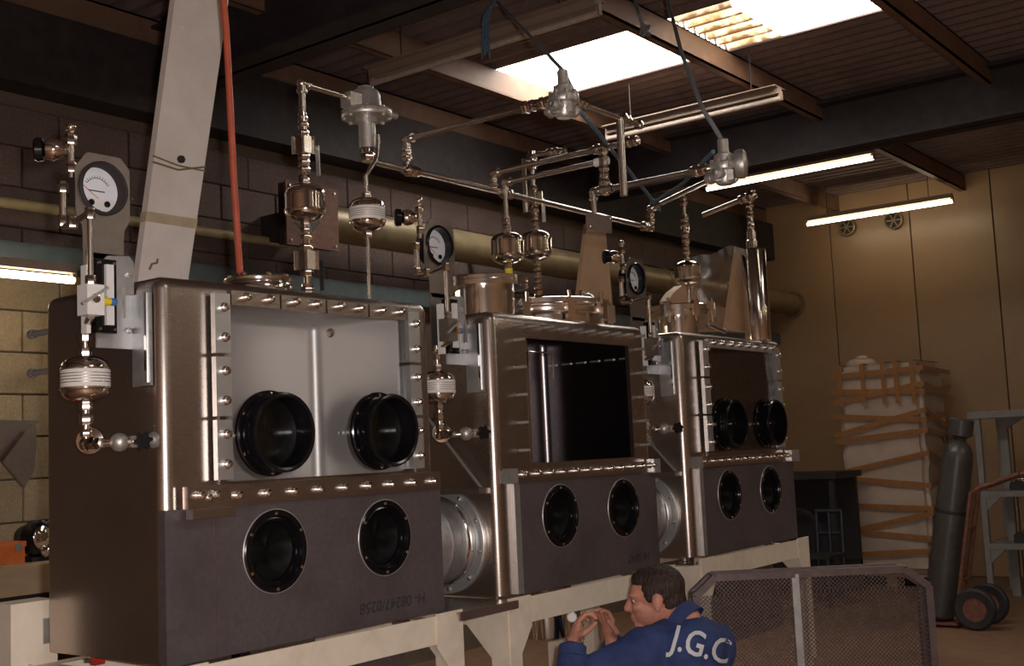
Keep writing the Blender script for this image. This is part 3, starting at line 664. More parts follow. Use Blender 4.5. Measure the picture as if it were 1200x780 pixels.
    MB().lathe([(.009,.03),(.010,.034),(.010,.046),(.006,.05),(0,.05)],V(vx+.024,vy,1.924),(1,0,0),10).build('side_fitting','blue_fit',vb)
    MB().bar(V(vx+.095,vy,1.885),V(vx+.095,vy,1.965),.006,.006).build('tee_handle','bar_steel',vb)
    # vertical tube with loop behind the gauge
    MB().cyl(V(1.690,2.605,1.96),V(1.690,2.605,2.16),.0075,12).build('riser_tube','pipe_steel',t)
    hexnut(MB(),V(1.690,2.605,1.962),(0,0,1),.013,.025).build('tube_nut','chrome',t); hexnut(MB(),V(1.690,2.605,2.13),(0,0,1),.013,.03).build('tube_nut','chrome',t)
    p0 = V(1.690,2.605,2.15); a0 = V(1.70,2.70,2.135); a1 = V(1.705,2.75,2.135); a2 = V(1.705,2.75,2.24); a3 = V(1.745,2.765,2.26); 
    lp = MB().tube([p0,a0,a1],.008,10).tube([a1,a2],.010,10).build('loop_tube','pipe_steel',t)
    for q_ in (a0-Vector((0,0,.012)),a1,a1+Vector((0,0,.09))): hexnut(MB(),q_,(0,0,1),.0145,.03).build('loop_nut','chrome',lp)
    # upper valve with round black handle
    b0 = V(1.732,2.755,2.27); b1 = V(1.732,2.755,2.40)
    up = MB().cyl(b0,b1,.008,10).build('upper_tube','pipe_steel',t)
    hexnut(MB(),b0+Vector((0,0,.015)),(0,0,1),.014,.03).build('upper_nut','chrome',up); hexnut(MB(),b0+Vector((0,0,.09)),(0,0,1),.016,.03).build('upper_nut','chrome',up); MB().ball(b1+Vector((0,0,.008)),.014,10).build('end_ball','chrome',up)
    c = b0+Vector((-.012,0,.075)); 
    MB().lathe([(0,0),(.012,.002),(.026,.02),(.030,.035),(.026,.05),(.016,.055)],c,(-.75,.66,0),20).build('valve_bonnet','chrome',up)
    MB().lathe([(0,.055),(.018,.055),(.03,.058),(.032,.075),(.028,.08),(0,.08)],c,(-.75,.66,0),20).build('valve_handle','black_plastic',up)
    # lower piping: nipple, elbow, valve with star knob into the box side
    x, y, z = 1.734, 2.70, 1.567
    lo = MB().tube([V(x,y,1.665),V(x,y,z),V(x+.005,y-.05,z),V(x+.05,y-.095,z),V(xs-.006,2.595,z)],.011,12).build('lower_pipe','pipe_steel',t)
    MB().ball(V(x,y,z),.018,12).build('elbow','chrome',lo)
    for q_, d_, r_, h_ in ((V(x,y,1.615),(0,0,1),.018,.03),(V(x,y,1.585),(0,0,1),.015,.02),(V(x,y-.01,z),(.1,-1,0),.017,.03),(V(x,y-.045,z),(.1,-1,0),.014,.02)): hexnut(MB(),q_,d_,r_,h_).build('pipe_nut','chrome',lo)
    MB().lathe([(.012,0),(.034,.004),(.036,.016),(.034,.026),(.012,.03)],V(x+.03,y+.02,z+.008),(-.7,-.7,0),20).build('sight_disc','chrome',lo)
    m = MB().ball(V(x+.040,y-.085,z),.024,14); hexnut(m,V(x+.060,y-.10,z),(.95,-.05,0),.017,.026); m.build('valve_body','cast',lo)
    star_knob(MB(),V(x+.078,y-.128,z),(-.45,-.9,.1),.024,.018).build('star_knob','black_plastic',lo)
    MB().lathe([(.0,.0005),(.021,.0005),(.021,.004),(.013,.006),(.013,.04)],V(xs,2.592,z+.003),(-1,0,0),18).build('wall_nipple','bar_steel',lo)
    return t
gp = ['round pressure gauge on a steel bracket at the side of the nearest glovebox','round pressure gauge on a steel bracket between first and middle glovebox','round pressure gauge on a steel bracket between middle and farthest glovebox']
for i in range(3):
    gauge_panel(i, gp[i])
    lb = ['labelled chrome filter canister on the side of the nearest glovebox','labelled chrome filter canister partly hidden between first and middle glovebox','chrome filter canister below the gauge at the farthest glovebox side'][i]
    canister('filter_canister', lb, (1.734+BX[i],2.70,1.733), .061, .125, 'filter canisters in the pipework')
    x = 1.734+BX[i]; m = MB(); hexnut(m,(x,2.70,1.83),(0,0,1),.015,.03); m.cyl((x,2.70,1.80),(x,2.70,1.88),.010,12); m.tube([(x,2.70,1.85),(x-.02,2.66,1.87),(x-.044,2.605,1.884)],.010,10)
    tag(m.build('connecting_nipple','pipe_steel'), ['short nipple between valve block and labelled canister, nearest glovebox','short nipple above the canister between first and middle glovebox','short nipple above the canister between middle and farthest glovebox'][i],'nipple','nipples above the side canisters')

# ================================================================== PIPEWORK ABOVE THE BOXES
PR = .0103
def pipe_run(label, pts, r=PR, name='pipe_run', joints=(), mt='pipe_steel', ends=False):
    pts = [Vector(p) for p in pts]; t = thing(name, label, 'pipe', pts[0], 'steel pipework above the gloveboxes')
    for a, b in zip(pts, pts[1:]): MB().cyl(a, b, r, 14).build('pipe', mt, t)
    for i in range(1, len(pts)-1):
        m = MB().ball(pts[i], r*1.55, 14)
        for q in (pts[i-1], pts[i+1]):
            d_ = (q-pts[i]).normalized(); m.lathe([(r*1.35,0),(r*1.35,r*2.2),(r*1.7,r*2.2),(r*1.7,r*3),(r*1.0,r*3)], pts[i], d_, 14)
        m.build('elbow', mt, t)
    for (k, f, s_) in joints:            # (segment, fraction, size)
        a, b = pts[k], pts[k+1]; d_ = (b-a).normalized(); p = a.lerp(b, f)
        m = MB(); hexnut(m, p-d_*r*1.6*s_, d_, r*1.7*s_, r*1.5*s_); hexnut(m, p+d_*r*.3*s_, d_, r*1.55*s_, r*1.6*s_); m.lathe([(r*1.35*s_,-r*2.4*s_),(r*1.35*s_,r*2.6*s_)], p, d_, 14); m.build('union', 'chrome', t)
    for k in (0, -1):
        if ends: d_ = (pts[1]-pts[0]).normalized() if k == 0 else (pts[-2]-pts[-1]).normalized(); m = MB(); hexnut(m, pts[k], d_, r*1.7, r*2); m.build('end_nut','chrome',t)
    return t
def ball_valve(label, p, axis, r=.03, lever=(0,0,1)):
    p = Vector(p); a = Vector(axis).normalized(); t = thing('ball_valve', label, 'valve', p, 'valves in the risers')
    MB().box(p, (r*1.5,r*1.5,r*2.0)).build('valve_body','pipe_steel',t)
    for s_ in (-1,1): hexnut(MB(), p+a*s_*r*1.0, a*s_, r*.72, r*.8).build('valve_nut','chrome',t)
    for sx in (-1,1):
        for sy in (-1,1): MB().cyl(p+Vector((sx*r*.85,sy*r*.85,-r*1.05)),p+Vector((sx*r*.85,sy*r*.85,r*1.05)),r*.16,8).build('tie_bolt','chrome',t)
    if lever:
        q = p+Vector((r*.8,-r*.4,-r*.2)); MB().cyl(q, q+Vector((.03,0,0)), .006, 8).bar(q+Vector((.028,0,.01)), q+Vector((.03,0,-.09)), .016, .004, (1,0,0)).build('lever','black_rubber' if lever == 2 else 'bar_steel',t)
    return t
# riser on the nearest box
R1 = onY(360,325,2.80); R1 = Vector((R1.x,2.80,ZT)); rt = along(R1,'z',359,98)
pv1 = along(R1,'z',358,238); vA = along(R1,'z',360,305); vB = along(R1,'z',358,170)
pipe_run('upright chrome riser on the nearest glovebox reaching the regulator', [pv1+Vector((0,0,.06)), rt, along(rt,'x',404,113)], joints=[(0,.18,1.2),(0,.34,1),(0,.62,1.1)])
pipe_run('short chrome pipe from the nearest glovebox top up to the bare canister', [R1+Vector((0,0,-.01)), pv1+Vector((0,0,-.06))], joints=[(0,.15,1.3),(0,.65,1.2),(0,.85,1.1)])
ball_valve('square valve in the riser on the nearest glovebox, below the canister', vA, (0,0,1), .030, 2)
ball_valve('square valve in the riser on the nearest glovebox, above the canister', vB, (0,0,1), .028, 1)
canister('filter_canister','bare polished canister in the riser of the nearest glovebox',pv1,.066,.13,'filter canisters in the pipework',False)
def regulator(label, c, s_=1, flip=False):
    c = Vector(c); t = thing('gas_regulator', label, 'regulator', c, 'cast metal gas regulators'); z = -1 if flip else 1
    MB().lathe([(0,-.012),(.085,-.012),(.088,-.008),(.088,-.001),(.082,0),(.082,.002),(.088,.003),(.088,.010),(.085,.014),(.060,.018),(.052,.03),(.050,.07),(.044,.085),(.030,.09),(.028,.10),(0,.10)] if not flip else
                [(0,-.068),(.026,-.068),(.032,-.06),(.033,-.022),(.048,-.018),(.05,-.012),(.05,.004),(.048,.008),(.036,.012),(.034,.036),(.021,.042),(.019,.05),(.019,.088),(.015,.092),(0,.092)], c, (0,0,1), 28).build('regulator_body','cast',t)
    rim = .079 if not flip else .044
    if flip:
        for d_ in ((1,0,0),(-1,0,0),(0,1,0)): MB().lathe([(.018,.02),(.018,.05),(.022,.05),(.022,.062),(.012,.064),(.012,.075)],c+Vector((0,0,-.035)),d_,10).build('port_boss','cast',t)
        MB().box(c+Vector((.0,0,-.04)),(.06,.06,.035),Matrix.Rotation(.4,3,'Z')).build('valve_chest','cast',t)
    for k in range(8):
        a = 2*PI*k/8; q = c+Vector((rim*math.cos(a),rim*math.sin(a),-.018)); m = MB(); hexnut(m,q,(0,0,1),.008,.036); m.build('flange_bolt','cast',t)
    return t
reg1 = along(rt,'x',428,124); cR = Vector((reg1.x,reg1.y,reg1.z-.01))
rg = regulator('large cast regulator with round flange above the nearest glovebox', cR+Vector((0,0,-.035)))
MB().lathe([(.030,-.12),(.030,-.03),(.038,-.03),(.038,-.012)],cR+Vector((0,0,-.035)),(0,0,1),20).build('spring_housing','cast',rg)
m = MB(); hexnut(m,cR+Vector((0,0,-.20)),(0,0,1),.026,.03); m.cyl(cR+Vector((0,0,-.17)),cR+Vector((0,0,-.14)),.022,14); m.build('outlet_nut','chrome',rg)
MB().bar(cR+Vector((.04,0,0)),cR+Vector((.115,-.0,-.008)),.03,.03).cyl(cR+Vector((.11,0,-.008)),cR+Vector((.145,-.01,-.012)),.012,10).build('inlet_arm','cast',rg)
MB().bar(cR+Vector((-.10,0,.0)),cR+Vector((-.04,0,-.0)),.05,.05).build('side_boss','cast',rg)
# small canister on a thin tube beside it
tc_ = onY(430,252,2.79); 
canister('filter_canister','labelled canister hanging on a thin tube below the large regulator',tc_,.062,.125,'filter canisters in the pipework')
q = along(tc_,'z',430,205); top = Vector((cR.x+.02,cR.y-.02,cR.z-.05))
tag(MB().tube([tc_+Vector((0,0,.08)),q]+[onY(x_,y_,2.76) for x_,y_ in ((431,203),(434,197),(439,190),(442,182),(443,172),(443,158))],.008,10).build('bent_tube','pipe_steel'),'thin bent tube from the large regulator to the labelled canister','tube')
tag(MB().tube([tc_+Vector((0,0,-.078)),Vector((tc_.x,tc_.y,ZT-.02))],.006,10).build('drop_tube','pipe_steel'),'thin straight tube from the labelled canister down behind the nearest glovebox','tube')
# header along the row
H0 = Vector((cR.x,2.80,along(cR,'z',431,188).z)); H1 = along(H0,'x',762,271)
H0b = along(H0,'x',438,193)
e1 = H1+Vector((0,0,0)); e2 = along(H1,'z',758,245); e3 = onY(836,209,e2.y-.45)
pipe_run('long header pipe running over the gloveboxes to the far hanging regulator',[H0b,e1,e2,e3],r=.0118,joints=[(0,.10,1.2),(0,.40,1.2),(0,.97,1.2),(1,.5,1.2)])
# branch one: up, towards the viewer, hanging regulator, across
b1 = along(H0,'x',478,197); b2 = along(b1,'z',478,163); b3 = along(b2,'y',655,127); 
pipe_run('first branch pipe rising from the header to the hanging regulator under the rooflight',[b1,b2,b3],joints=[(1,.83,1.3),(0,.5,1.1),(1,.93,1.2)])
r2 = along(b2,'y',666,136)
regulator('small cast regulator hanging on the blue rope under the rooflight', r2+Vector((0,0,.0)), flip=True)
# branch two
c1 = along(H0,'x',577,231); c2 = along(c1,'z',576,203); c3 = along(c2,'y',742,163)
x1_ = Vector((c2.x,r2.y,r2.z-.01)); 
pipe_run('second branch pipe rising from the header to the tee by the hanging regulator',[c1,c2,c3],joints=[(0,.5,1.1),(1,.78,1.2),(1,.98,1.2)],ends=True)
s0 = Vector((r2.x+.05,r2.y,r2.z)); s1 = along(s0,'x',745,163); pipe_run('short pipe leaving the hanging regulator to the right',[s0,s1],joints=[(0,.1,1.4),(0,.75,1.3)],ends=True)
d0 = along(s0,'x',720,156); pipe_run('plain pipe stub hanging down from the short regulator pipe',[d0,along(d0,'z',723,230)],r=.014)
d1 = along(c2,'y',706,172); d2 = along(d1,'z',709,222); f0 = along(d2,'z',709,222)
pipe_run('knobbly drop pipe linking the second branch to the lower arm',[d1,d2],joints=[(0,.15,1.2),(0,.35,1.0),(0,.55,1.2),(0,.9,1.3)])
# lower arm to the far regulator and support leg
a0 = along(d2,'y',696,229); a1 = along(a0,'y',826,203); 
k0 = along(a0,'z',695,256)
pipe_run('lower arm pipe reaching from the boarded post to the far regulator',[k0,a0,a1],joints=[(1,.12,1.1),(1,.96,1.3)])
r3 = along(a0,'y',851,206); rg3 = regulator('small cast regulator hanging on rope before the lit tube', r3, flip=True)
MB().lathe([(.0,.0),(.045,.0),(.05,.01),(.05,.03),(.04,.04),(0,.045)],r3+Vector((.02,-.03,0)),(.4,-.9,0),24).build('diaphragm_cover','cast',rg3)
# canister with yellow cap and its arm
w0 = onY(595,291,2.78); w1 = along(w0,'z',594,214); w2 = along(w1,'y',702,198)
canister('filter_canister','polished canister with a yellow end cap above the middle glovebox spool',w0,.066,.13,'filter canisters in the pipework',False,'yellow')
pipe_run('arm pipe from the yellow-capped canister to a white plugged end',[w0+Vector((0,0,.075)),w1,w2],joints=[(0,.12,1.1)])
tag(MB().cyl(w2+Vector((0,.01,0)),w2+Vector((0,-.045,0)),.016,14).build('white_plug','white_plastic'),'white plastic plug on the end of the upper arm pipe','plug')
# riser with canister on the clamped lid
LX = X0+BX[1]+.735; u0 = onY(628,288,2.82); u1 = along(u0,'z',624,182)
canister('filter_canister','polished canister standing above the clamped lid of the middle glovebox',u0,.066,.13,'filter canisters in the pipework',False)
pipe_run('upright pipe with many unions over the clamped lid',[u0+Vector((0,0,.07)),u1],joints=[(0,.12,1.1),(0,.3,1.3),(0,.5,1.1),(0,.92,1.5)])
pipe_run('knurled nipple joining the clamped lid and its canister',[Vector((u0.x,u0.y,ZT+.1)),u0+Vector((0,0,-.07))],joints=[(0,.2,1.3),(0,.5,1),(0,.8,1.1)])
m0 = along(u1,'z',628,232); m1 = u1+Vector((-.06,0,-.03)); tag(MB().tube([u1+Vector((0,0,-.02)),m1,m1+Vector((0,0,-.22)),m0+Vector((0,0,-.02))],.012,10).build('bypass_tube','pipe_steel'),'parallel bypass tube beside the many-union riser','tube')
pipe_run('short stub with nut pointing right from the many-union riser top',[u1,u1+Vector((.03,-.16,0))],r=.009,joints=[(0,.6,1.2)],ends=True)
ball_valve('lever valve at mid height of the many-union riser', m0, (0,0,1), .028, 1)
# far box: canister, riser, tall cylinder
v0 = onY(806,320,2.80); v1 = along(v0,'z',804,232)
canister('filter_canister','polished canister standing on the farthest glovebox',v0,.066,.13,'filter canisters in the pipework',False)
pipe_run('upright pipe above the canister of the farthest glovebox',[v0+Vector((0,0,.07)),v1],joints=[(0,.15,1.1),(0,.35,1.3),(0,.6,1.5),(0,.95,1.2)])
pipe_run('nipple under the canister of the farthest glovebox',[Vector((v0.x,v0.y,ZT-.01)),v0+Vector((0,0,-.07))],joints=[(0,.6,1.2)])
ty = 2.625; t0 = onY(888,388,ty); t1 = along(t0,'z',884,292); t2 = along(t0,'z',884,230)
tall = thing('sample_cylinder','tall polished cylinder standing at the end of the farthest glovebox','cylinder',(t0.x,ty,ZT))
MB().lathe([(0,.002),(.062,.002),(.066,.006),(.066,t1.z-ZT-.01),(.06,t1.z-ZT),(0,t1.z-ZT)],(t0.x,ty,ZT),(0,0,1),36).build('cylinder_body','chrome',tall)
MB().lathe([(.03,0),(.03,.05),(.024,.055),(.024,.1),(0,.1)],(t0.x,ty,t1.z-.005),(0,0,1),20).build('neck','chrome',tall)
MB().bbox((t0.x-.15,ty+.02,t1.z-.03),(t0.x-.05,ty+.03,t1.z)).build('strap','bar_steel',tall)
t1n = Vector((t0.x,ty,t1.z+.09)); pipe_run('upright pipe on top of the tall polished cylinder',[t1n,Vector((t0.x,ty,t2.z))],joints=[(0,.2,1.2),(0,.5,1.1),(0,.8,1.3)])
pipe_run('loose pipe stub pointing from the tall cylinder top towards the wall',[Vector((t0.x,ty,t2.z)),onY(824,252,ty+.28)],r=.014,joints=[(0,.02,1.3)])

# ================================================================== POST, HOSE, ROPES
PY = 3.42
pa, pb, pc_, pd = onY(205,0,PY), onY(268,0,PY), onY(163,318,PY), onY(222,318,PY)
def pz(z, a, b): k = (z-b.z)/(a.z-b.z); return b.lerp(a, k).x
post = thing('leaning_post','cream painted steel post leaning behind the nearest glovebox','post',(pz(0,pa,pc_)+.1,PY+.05,0))
zt_ = 3.98
L0, L1, H0_, H1_ = pz(0,pa,pc_), pz(0,pb,pd), pz(zt_,pa,pc_), pz(zt_,pb,pd)
m = MB().prism([(L0,PY,0),(L1,PY,0),(H1_,PY,zt_),(H0_,PY,zt_)],(0,.012,0)); m.build('front_plate','cream_post',post)
MB().prism([(L0,PY+.012,0),(L0+.012,PY+.012,0),(H0_+.012,PY+.012,zt_),(H0_,PY+.012,zt_)],(0,.02,0)).build('side_plate','cream_post',post)
MB().prism([(L1-.012,PY+.012,0),(L1,PY+.012,0),(H1_,PY+.012,zt_),(H1_-.012,PY+.012,zt_)],(0,.02,0)).build('side_plate','cream_post',post)
def band(z0, z1, name, mt, tilt=0, e=.002):
    a0, b0 = pz(z0,pa,pc_)-e, pz(z0,pb,pd)+e; a1, b1 = pz(z1,pa,pc_)-e, pz(z1,pb,pd)+e
    MB().prism([(a0,PY-e,z0),(b0,PY-e,z0+tilt),(b1,PY-e,z1+tilt),(a1,PY-e,z1)],(0,.036,0)).build(name,mt,post)
zb = onY(190,262,PY).z; band(zb,zb+.036,'tape_band','tape')
zb = onY(190,192,PY).z
MB().tube([(pz(zb,pa,pc_)-.004,PY-.003,zb),(pz(zb,pa,pc_)+.1,PY-.006,zb-.012),(pz(zb,pb,pd)+.004,PY-.003,zb+.02)],.0035,6).build('wire_wrap','wire',post)
MB().tube([(pz(zb,pa,pc_)-.004,PY-.003,zb+.022),(pz(zb,pa,pc_)+.1,PY-.006,zb+.004),(pz(zb,pb,pd)+.004,PY-.003,zb+.004)],.003,6).build('wire_wrap','wire',post)
q = onY(211,187,PY); MB().lathe([(.014,0),(.014,.014),(.006,.018),(0,.018)],q,(0,-1,0),6).build('bolt','near_black',post)
for px_, py_ in ((214,31),(211,113)):
    q = onY(px_,py_,PY); MB().lathe([(.008,0),(.007,.003),(0,.004)],q,(0,-1,0),10).build('rivet','cream_paint',post)
q = onY(178,309,PY-.01); MB().tube([q+Vector((-.01,0,-.02)),q+Vector((.0,0,.0)),q+Vector((.02,0,.005)),q+Vector((.025,0,.02))],.004,6).build('wire_hook','wire',post)
hp = [onY(x,y,2.9) for x, y in ((262,0),(265,35),(268,90),(271,150),(274,210),(278,270),(281,318))]
hp = [Vector((hp[0].x-.02,2.9,4.05))]+hp+[Vector((hp[-1].x,2.86,ZT+.066))]
tag(MB().tube(hp,.011,10).build('air_hose','red_hose'),'red hose hanging down to the top flange of the nearest glovebox','hose')
def rope(label, pts, r=.008, mt='blue_rope', knots=()):
    t = thing('rope', label, 'rope', pts[0], 'ropes holding up the pipework'); P = []
    for a, b in zip(pts, pts[1:]): P += [Vector(a).lerp(Vector(b), k/6) for k in range(6)]
    P.append(Vector(pts[-1])); P = [p+Vector((noise.noise(p*9),noise.noise(p*9+Vector((5,0,0))),0))*.004 for p in P]
    MB().tube(P, r, 8).build('rope_strand', mt, t)
    for k in knots:
        k = Vector(k); m = MB()
        for i in range(4):
            a = i*1.6; c = k+Vector((math.cos(a)*.008,math.sin(a)*.008,(i-1.5)*.012)); m.tube([c+Vector((math.cos(x)*.017,math.sin(x)*.017,.006*math.sin(2*x+i))) for x in [2*PI*j/10 for j in range(11)]], r*.9, 6)
        m.build('knot', mt, t)
    return t
yr = r2.y
rp0 = onZ(578,0,3.9); rp0 = onY(582,2,3.8); tp = r2+Vector((0,0,.09))
ra = onY(560,2,3.6); 
rope('blue rope from the roof down to the regulator under the rooflight',[Vector((rp0.x,rp0.y,4.16)),rp0,tp+Vector((0,0,.005))],.007,'grey_rope',[rp0])
hang = [rp0+Vector((-.01,0,0)),onY(574,8,3.8),onY(569,22,3.8),onY(569,60,3.8)]
t = thing('rope_tail','frayed blue rope tail knotted below the roof beside the unlit batten','rope',hang[-1])
for k in range(7):
    o = Vector((math.cos(k)*.014,math.sin(k)*.014,-.012*(k % 3))); MB().tube([hang[0],hang[1]+o*.3,hang[2]+o,hang[3]+o*1.6],[.006,.006,.009,.005],6).build('strand','blue_rope',t)
fr = onY(768,242,2.35); fe = Vector((e2.x,e2.y,e2.z))
kn = along(e2,'y',768,242)
rope('blue rope slanting from the first hanging regulator to the far pipe knot',[tp+Vector((.02,0,-.01)),r2+Vector((.10,0,-.03)),kn+Vector((0,0,.02))],.008,'blue_rope',[kn+Vector((0,0,.015))])
rope('blue rope tied along the pipe to the far hanging regulator',[kn+Vector((0,0,.03)),kn.lerp(r3,.5)+Vector((0,0,.03)),r3+Vector((-.02,.03,.05))],.008)
fa = onY(783,0,1.9); rope('grey rope from the roof to the far hanging regulator',[onZ(776,-22,4.0),onY(800,65,2.05),onY(824,130,r3.y+.05),r3+Vector((0,0,.085))],.0085,'grey_rope')
rope('short grey rope end hanging beside the white rooflight',[onZ(738,-25,4.05),onY(749,18,3.0),onY(756,38,3.0)],.010,'grey_rope',[onY(756,36,3.0)])

# ================================================================== BOARDS, FILM, PAPER ON THE BOXES
def board(label, pb0, pb1, pt0, pt1, Y, th, mt, name='board'):
    P = [onY(*q,Y) for q in (pb0,pb1,pt1,pt0)]; o = (P[0]+P[1])/2
    return tag(MB().prism(P,(0,th,0)).build(name,mt,None,20,o), label,'board')
bt = board('brown board standing up behind the clamped lid of the middle glovebox',(675,372),(720,376),(688,262),(709,263),3.0,.02,'kraft')
pl = thing('pipe_clamp_plate','brown steel plate bolted across the lower arm pipe','plate',k0)
kc = onY(703,261,k0.y-.02); P = [onY(*q,k0.y-.02) for q in ((688,270),(717,273),(717,253),(688,249))]
MB().prism(P,(0,.006,0)).build('plate','steel_side',pl)
for px_,py_ in ((691,266),(714,257)): MB().lathe([(.006,0),(.006,.006),(0,.008)],onY(px_,py_,k0.y-.02),(0,-1,0),6).build('bolt','chrome',pl)
board('tall paper-wrapped board leaning beside the tall polished cylinder',(853,387),(884,390),(866,291),(881,293),2.70,.03,'kraft','wrapped_board')
P = [(783,352),(790,342),(800,334),(812,333),(822,338),(828,350),(840,357),(856,364),(872,376),(880,389),(790,386)]
ob = [onY(x,y,2.90) for x, y in P]; kp = tag(MB().prism(ob,(0,.05,0)).build('crumpled_paper','kraft',None,20,ob[-1]),'crumpled brown paper lying across the top of the farthest glovebox','paper')
# plastic film: a crumpled translucent sheet between canister and board
m = MB(); nx, nz = 18, 14; c0, c1, c2, c3 = onY(812,386,2.84), onY(868,388,2.78), onY(862,290,2.78), onY(812,300,2.84)
for j in range(nz+1):
    for i in range(nx+1):
        u, v = i/nx, j/nz; p = c0.lerp(c1,u).lerp(c3.lerp(c2,u),v); w_ = noise.noise(p*14)*.03+noise.noise(p*40)*.008
        p = p+Vector((0,w_,noise.noise(p*9)*.02*v)); m.v.append(p)
for j in range(nz):
    for i in range(nx): a = j*(nx+1)+i; m.f.append([a,a+1,a+nx+2,a+nx+1])
tag(m.build('plastic_film','film',None,180),'crumpled clear plastic film behind the canister of the farthest glovebox','plastic film')
rod = [onY(830,380,2.62),onY(849,388,2.62)]; tag(MB().cyl(rod[0],rod[1],.010,10).ball(rod[1],.014,10).ball(rod[0],.014,10).build('loose_rod','steel_side'),'short loose rod lying on the farthest glovebox edge','rod')

# ================================================================== UNDER THE STANDS
q = onY(640,712,2.72); t = thing('drain_pot','polished drain pot hanging under the middle glovebox','pot',(q.x,2.72,.78))
MB().lathe([(0,-.20),(.085,-.20),(.088,-.195),(.088,-.03),(.10,-.028),(.10,-.012),(.0,-.012)],(q.x,2.72,.985),(0,0,1),32).build('pot_body','chrome',t)

# ================================================================== LEFT: BENCH AND WHAT LIES ON IT
bn = thing('workbench','wooden workbench against the block wall at the left edge','workbench',(2.6,5.35,0))
for k in range(3): MB().bbox((.9,5.0+k*.28,1.03),(4.3,5.27+k*.28,1.09)).build('top_plank','bench_wood',bn)
MB().bbox((.9,4.98,.96),(4.3,5.0,1.085)).build('front_edge','bench_wood',bn)
MB().bbox((.9,5.02,.84),(4.3,5.06,.96)).build('apron','near_black',bn)
for x in (1.0,2.95,4.15):
    for y in (5.06,5.72): MB().bbox((x,y,0),(x+.07,y+.07,1.03)).build('leg','near_black',bn)
a_ = onY(-12,640,5.15); b_ = onY(25,660,5.15)
tb = thing('toolbox','orange toolbox on the bench at the left edge','toolbox',(b_.x-.2,5.25,1.09))
MB().bbox((b_.x-.36,5.12,1.09),(b_.x,5.36,1.165)).build('box_body','orange',tb); MB().bbox((b_.x-.365,5.115,1.165),(b_.x+.005,5.365,1.19)).build('lid','orange',tb); MB().bbox((b_.x-.05,5.105,1.15),(b_.x-.02,5.115,1.18)).build('catch','galv',tb)
gq = onY(38,642,5.2); gr = thing('bench_grinder','black and chrome bench grinder on the workbench','grinder',(gq.x,5.22,1.09))
MB().bbox((gq.x-.05,5.12,1.09),(gq.x+.10,5.32,1.11)).build('base','near_black',gr)
MB().lathe([(0,-.03),(.06,-.03),(.085,-.02),(.085,.02),(.06,.03),(0,.03)],(gq.x,5.16,1.195),(.3,-1,0),28).build('wheel_guard','black_plastic',gr)
MB().lathe([(0,.045),(.02,.044),(.05,.036),(.055,.03),(0,.03)],(gq.x,5.16,1.20),(.3,-1,0),24).build('wheel_cover','chrome',gr)
MB().ball((gq.x+.02,5.13,1.13),.028,16).build('motor_cap','chrome',gr)
MB().cyl((gq.x,5.18,1.195),(gq.x+.06,5.36,1.195),.055,20).build('motor','near_black',gr)
ch = thing('sheet_metal_chute','folded grey sheet metal chute hung on the wall above the bench','chute',(3.25,5.6,1.45))
P = [onY(*q,5.70) for q in ((-12,495),(42,493),(43,520),(40,552),(28,572),(2,541))]
MB().prism(P,(0,.012,0)).build('back_sheet','bracket',ch)
P2 = [onY(*q,5.64) for q in ((30,505),(2,541),(-14,528),(-14,500))]; MB().prism(P2,(0,.01,0)).build('fold','steel_side',ch)
P3 = [onY(*q,5.60) for q in ((38,497),(43,520),(40,552),(28,570),(3,541))]; MB().prism(P3,(0,.008,0)).build('front_sheet','bracket',ch)
MB().bbox((P[0].x-.05,5.70,P[0].z),(P[1].x+.02,YB-.02,P[0].z+.012)).build('top_flange','bracket',ch)
qb = onY(-4,720,4.4); bx = thing('red_crate','red crate standing behind the nearest stand at the left edge','crate',(qb.x-.2,4.5,0))
MB().bbox((qb.x-.45,4.3,0),(qb.x+.06,4.75,.78)).build('crate_body','red',bx); MB().bbox((qb.x-.47,4.28,.78),(qb.x+.08,4.77,.82)).build('crate_rim','red',bx)

# ================================================================== RIGHT: PALLET, GAS CYLINDER, RACK, CHAIR FRAMES
wp = thing('wrapped_pallet','tall pallet load wrapped in pale film and brown tape by the panelled wall','pallet',(11.98,4.17,0))
PX0, PX1, PY0, PY1 = 11.58, 12.35, 3.78, 4.68
for y in (PY0,(PY0+PY1)/2-.05,PY1-.1): MB().bbox((PX0,y,0),(PX1,y+.1,.10)).build('pallet_bearer','pallet_wood',wp)
for k in range(6): MB().bbox((PX0+k*.132,PY0,.10),(PX0+k*.132+.1,PY1,.122)).build('pallet_board','pallet_wood',wp)
bm = bmesh.new(); bmesh.ops.create_cube(bm, size=1); bmesh.ops.scale(bm, vec=(PX1-PX0-.05,PY1-PY0-.05,2.07), verts=bm.verts)
bmesh.ops.bevel(bm, geom=bm.edges[:], offset=.05, segments=3, affect='EDGES'); bmesh.ops.subdivide_edges(bm, edges=[e for e in bm.edges if e.calc_length() > .2], cuts=22, use_grid_fill=True)
for v in bm.verts:
    p = v.co; k = noise.noise(Vector((p.x*3,p.y*3,p.z*5)))*.03+noise.noise(p*14)*.010-.02*abs(math.sin(p.z*8.5))**12; n_ = Vector((p.x,p.y,0)).normalized(); v.co += n_*k
me = bpy.data.meshes.new('wrapped_load'); bm.to_mesh(me); bm.free(); o = link('wrapped_load', me, 'wrap', None, 50); o.location = ((PX0+PX1)/2,(PY0+PY1)/2,1.165); child(o, wp)
TN = [0]
def tape(za, zb, hgt=.05):
    TN[0] += 1; m = MB(); e = .010+.0016*TN[0]
    for (p, q) in (((PX0-e,PY1+e,za),(PX0-e,PY0-e,zb)),((PX0-e,PY0-e,zb),(PX1+e,PY0-e,za))): m.bar(p,q,.004,hgt)
    m.build('tape_strip','tape_brown',wp)
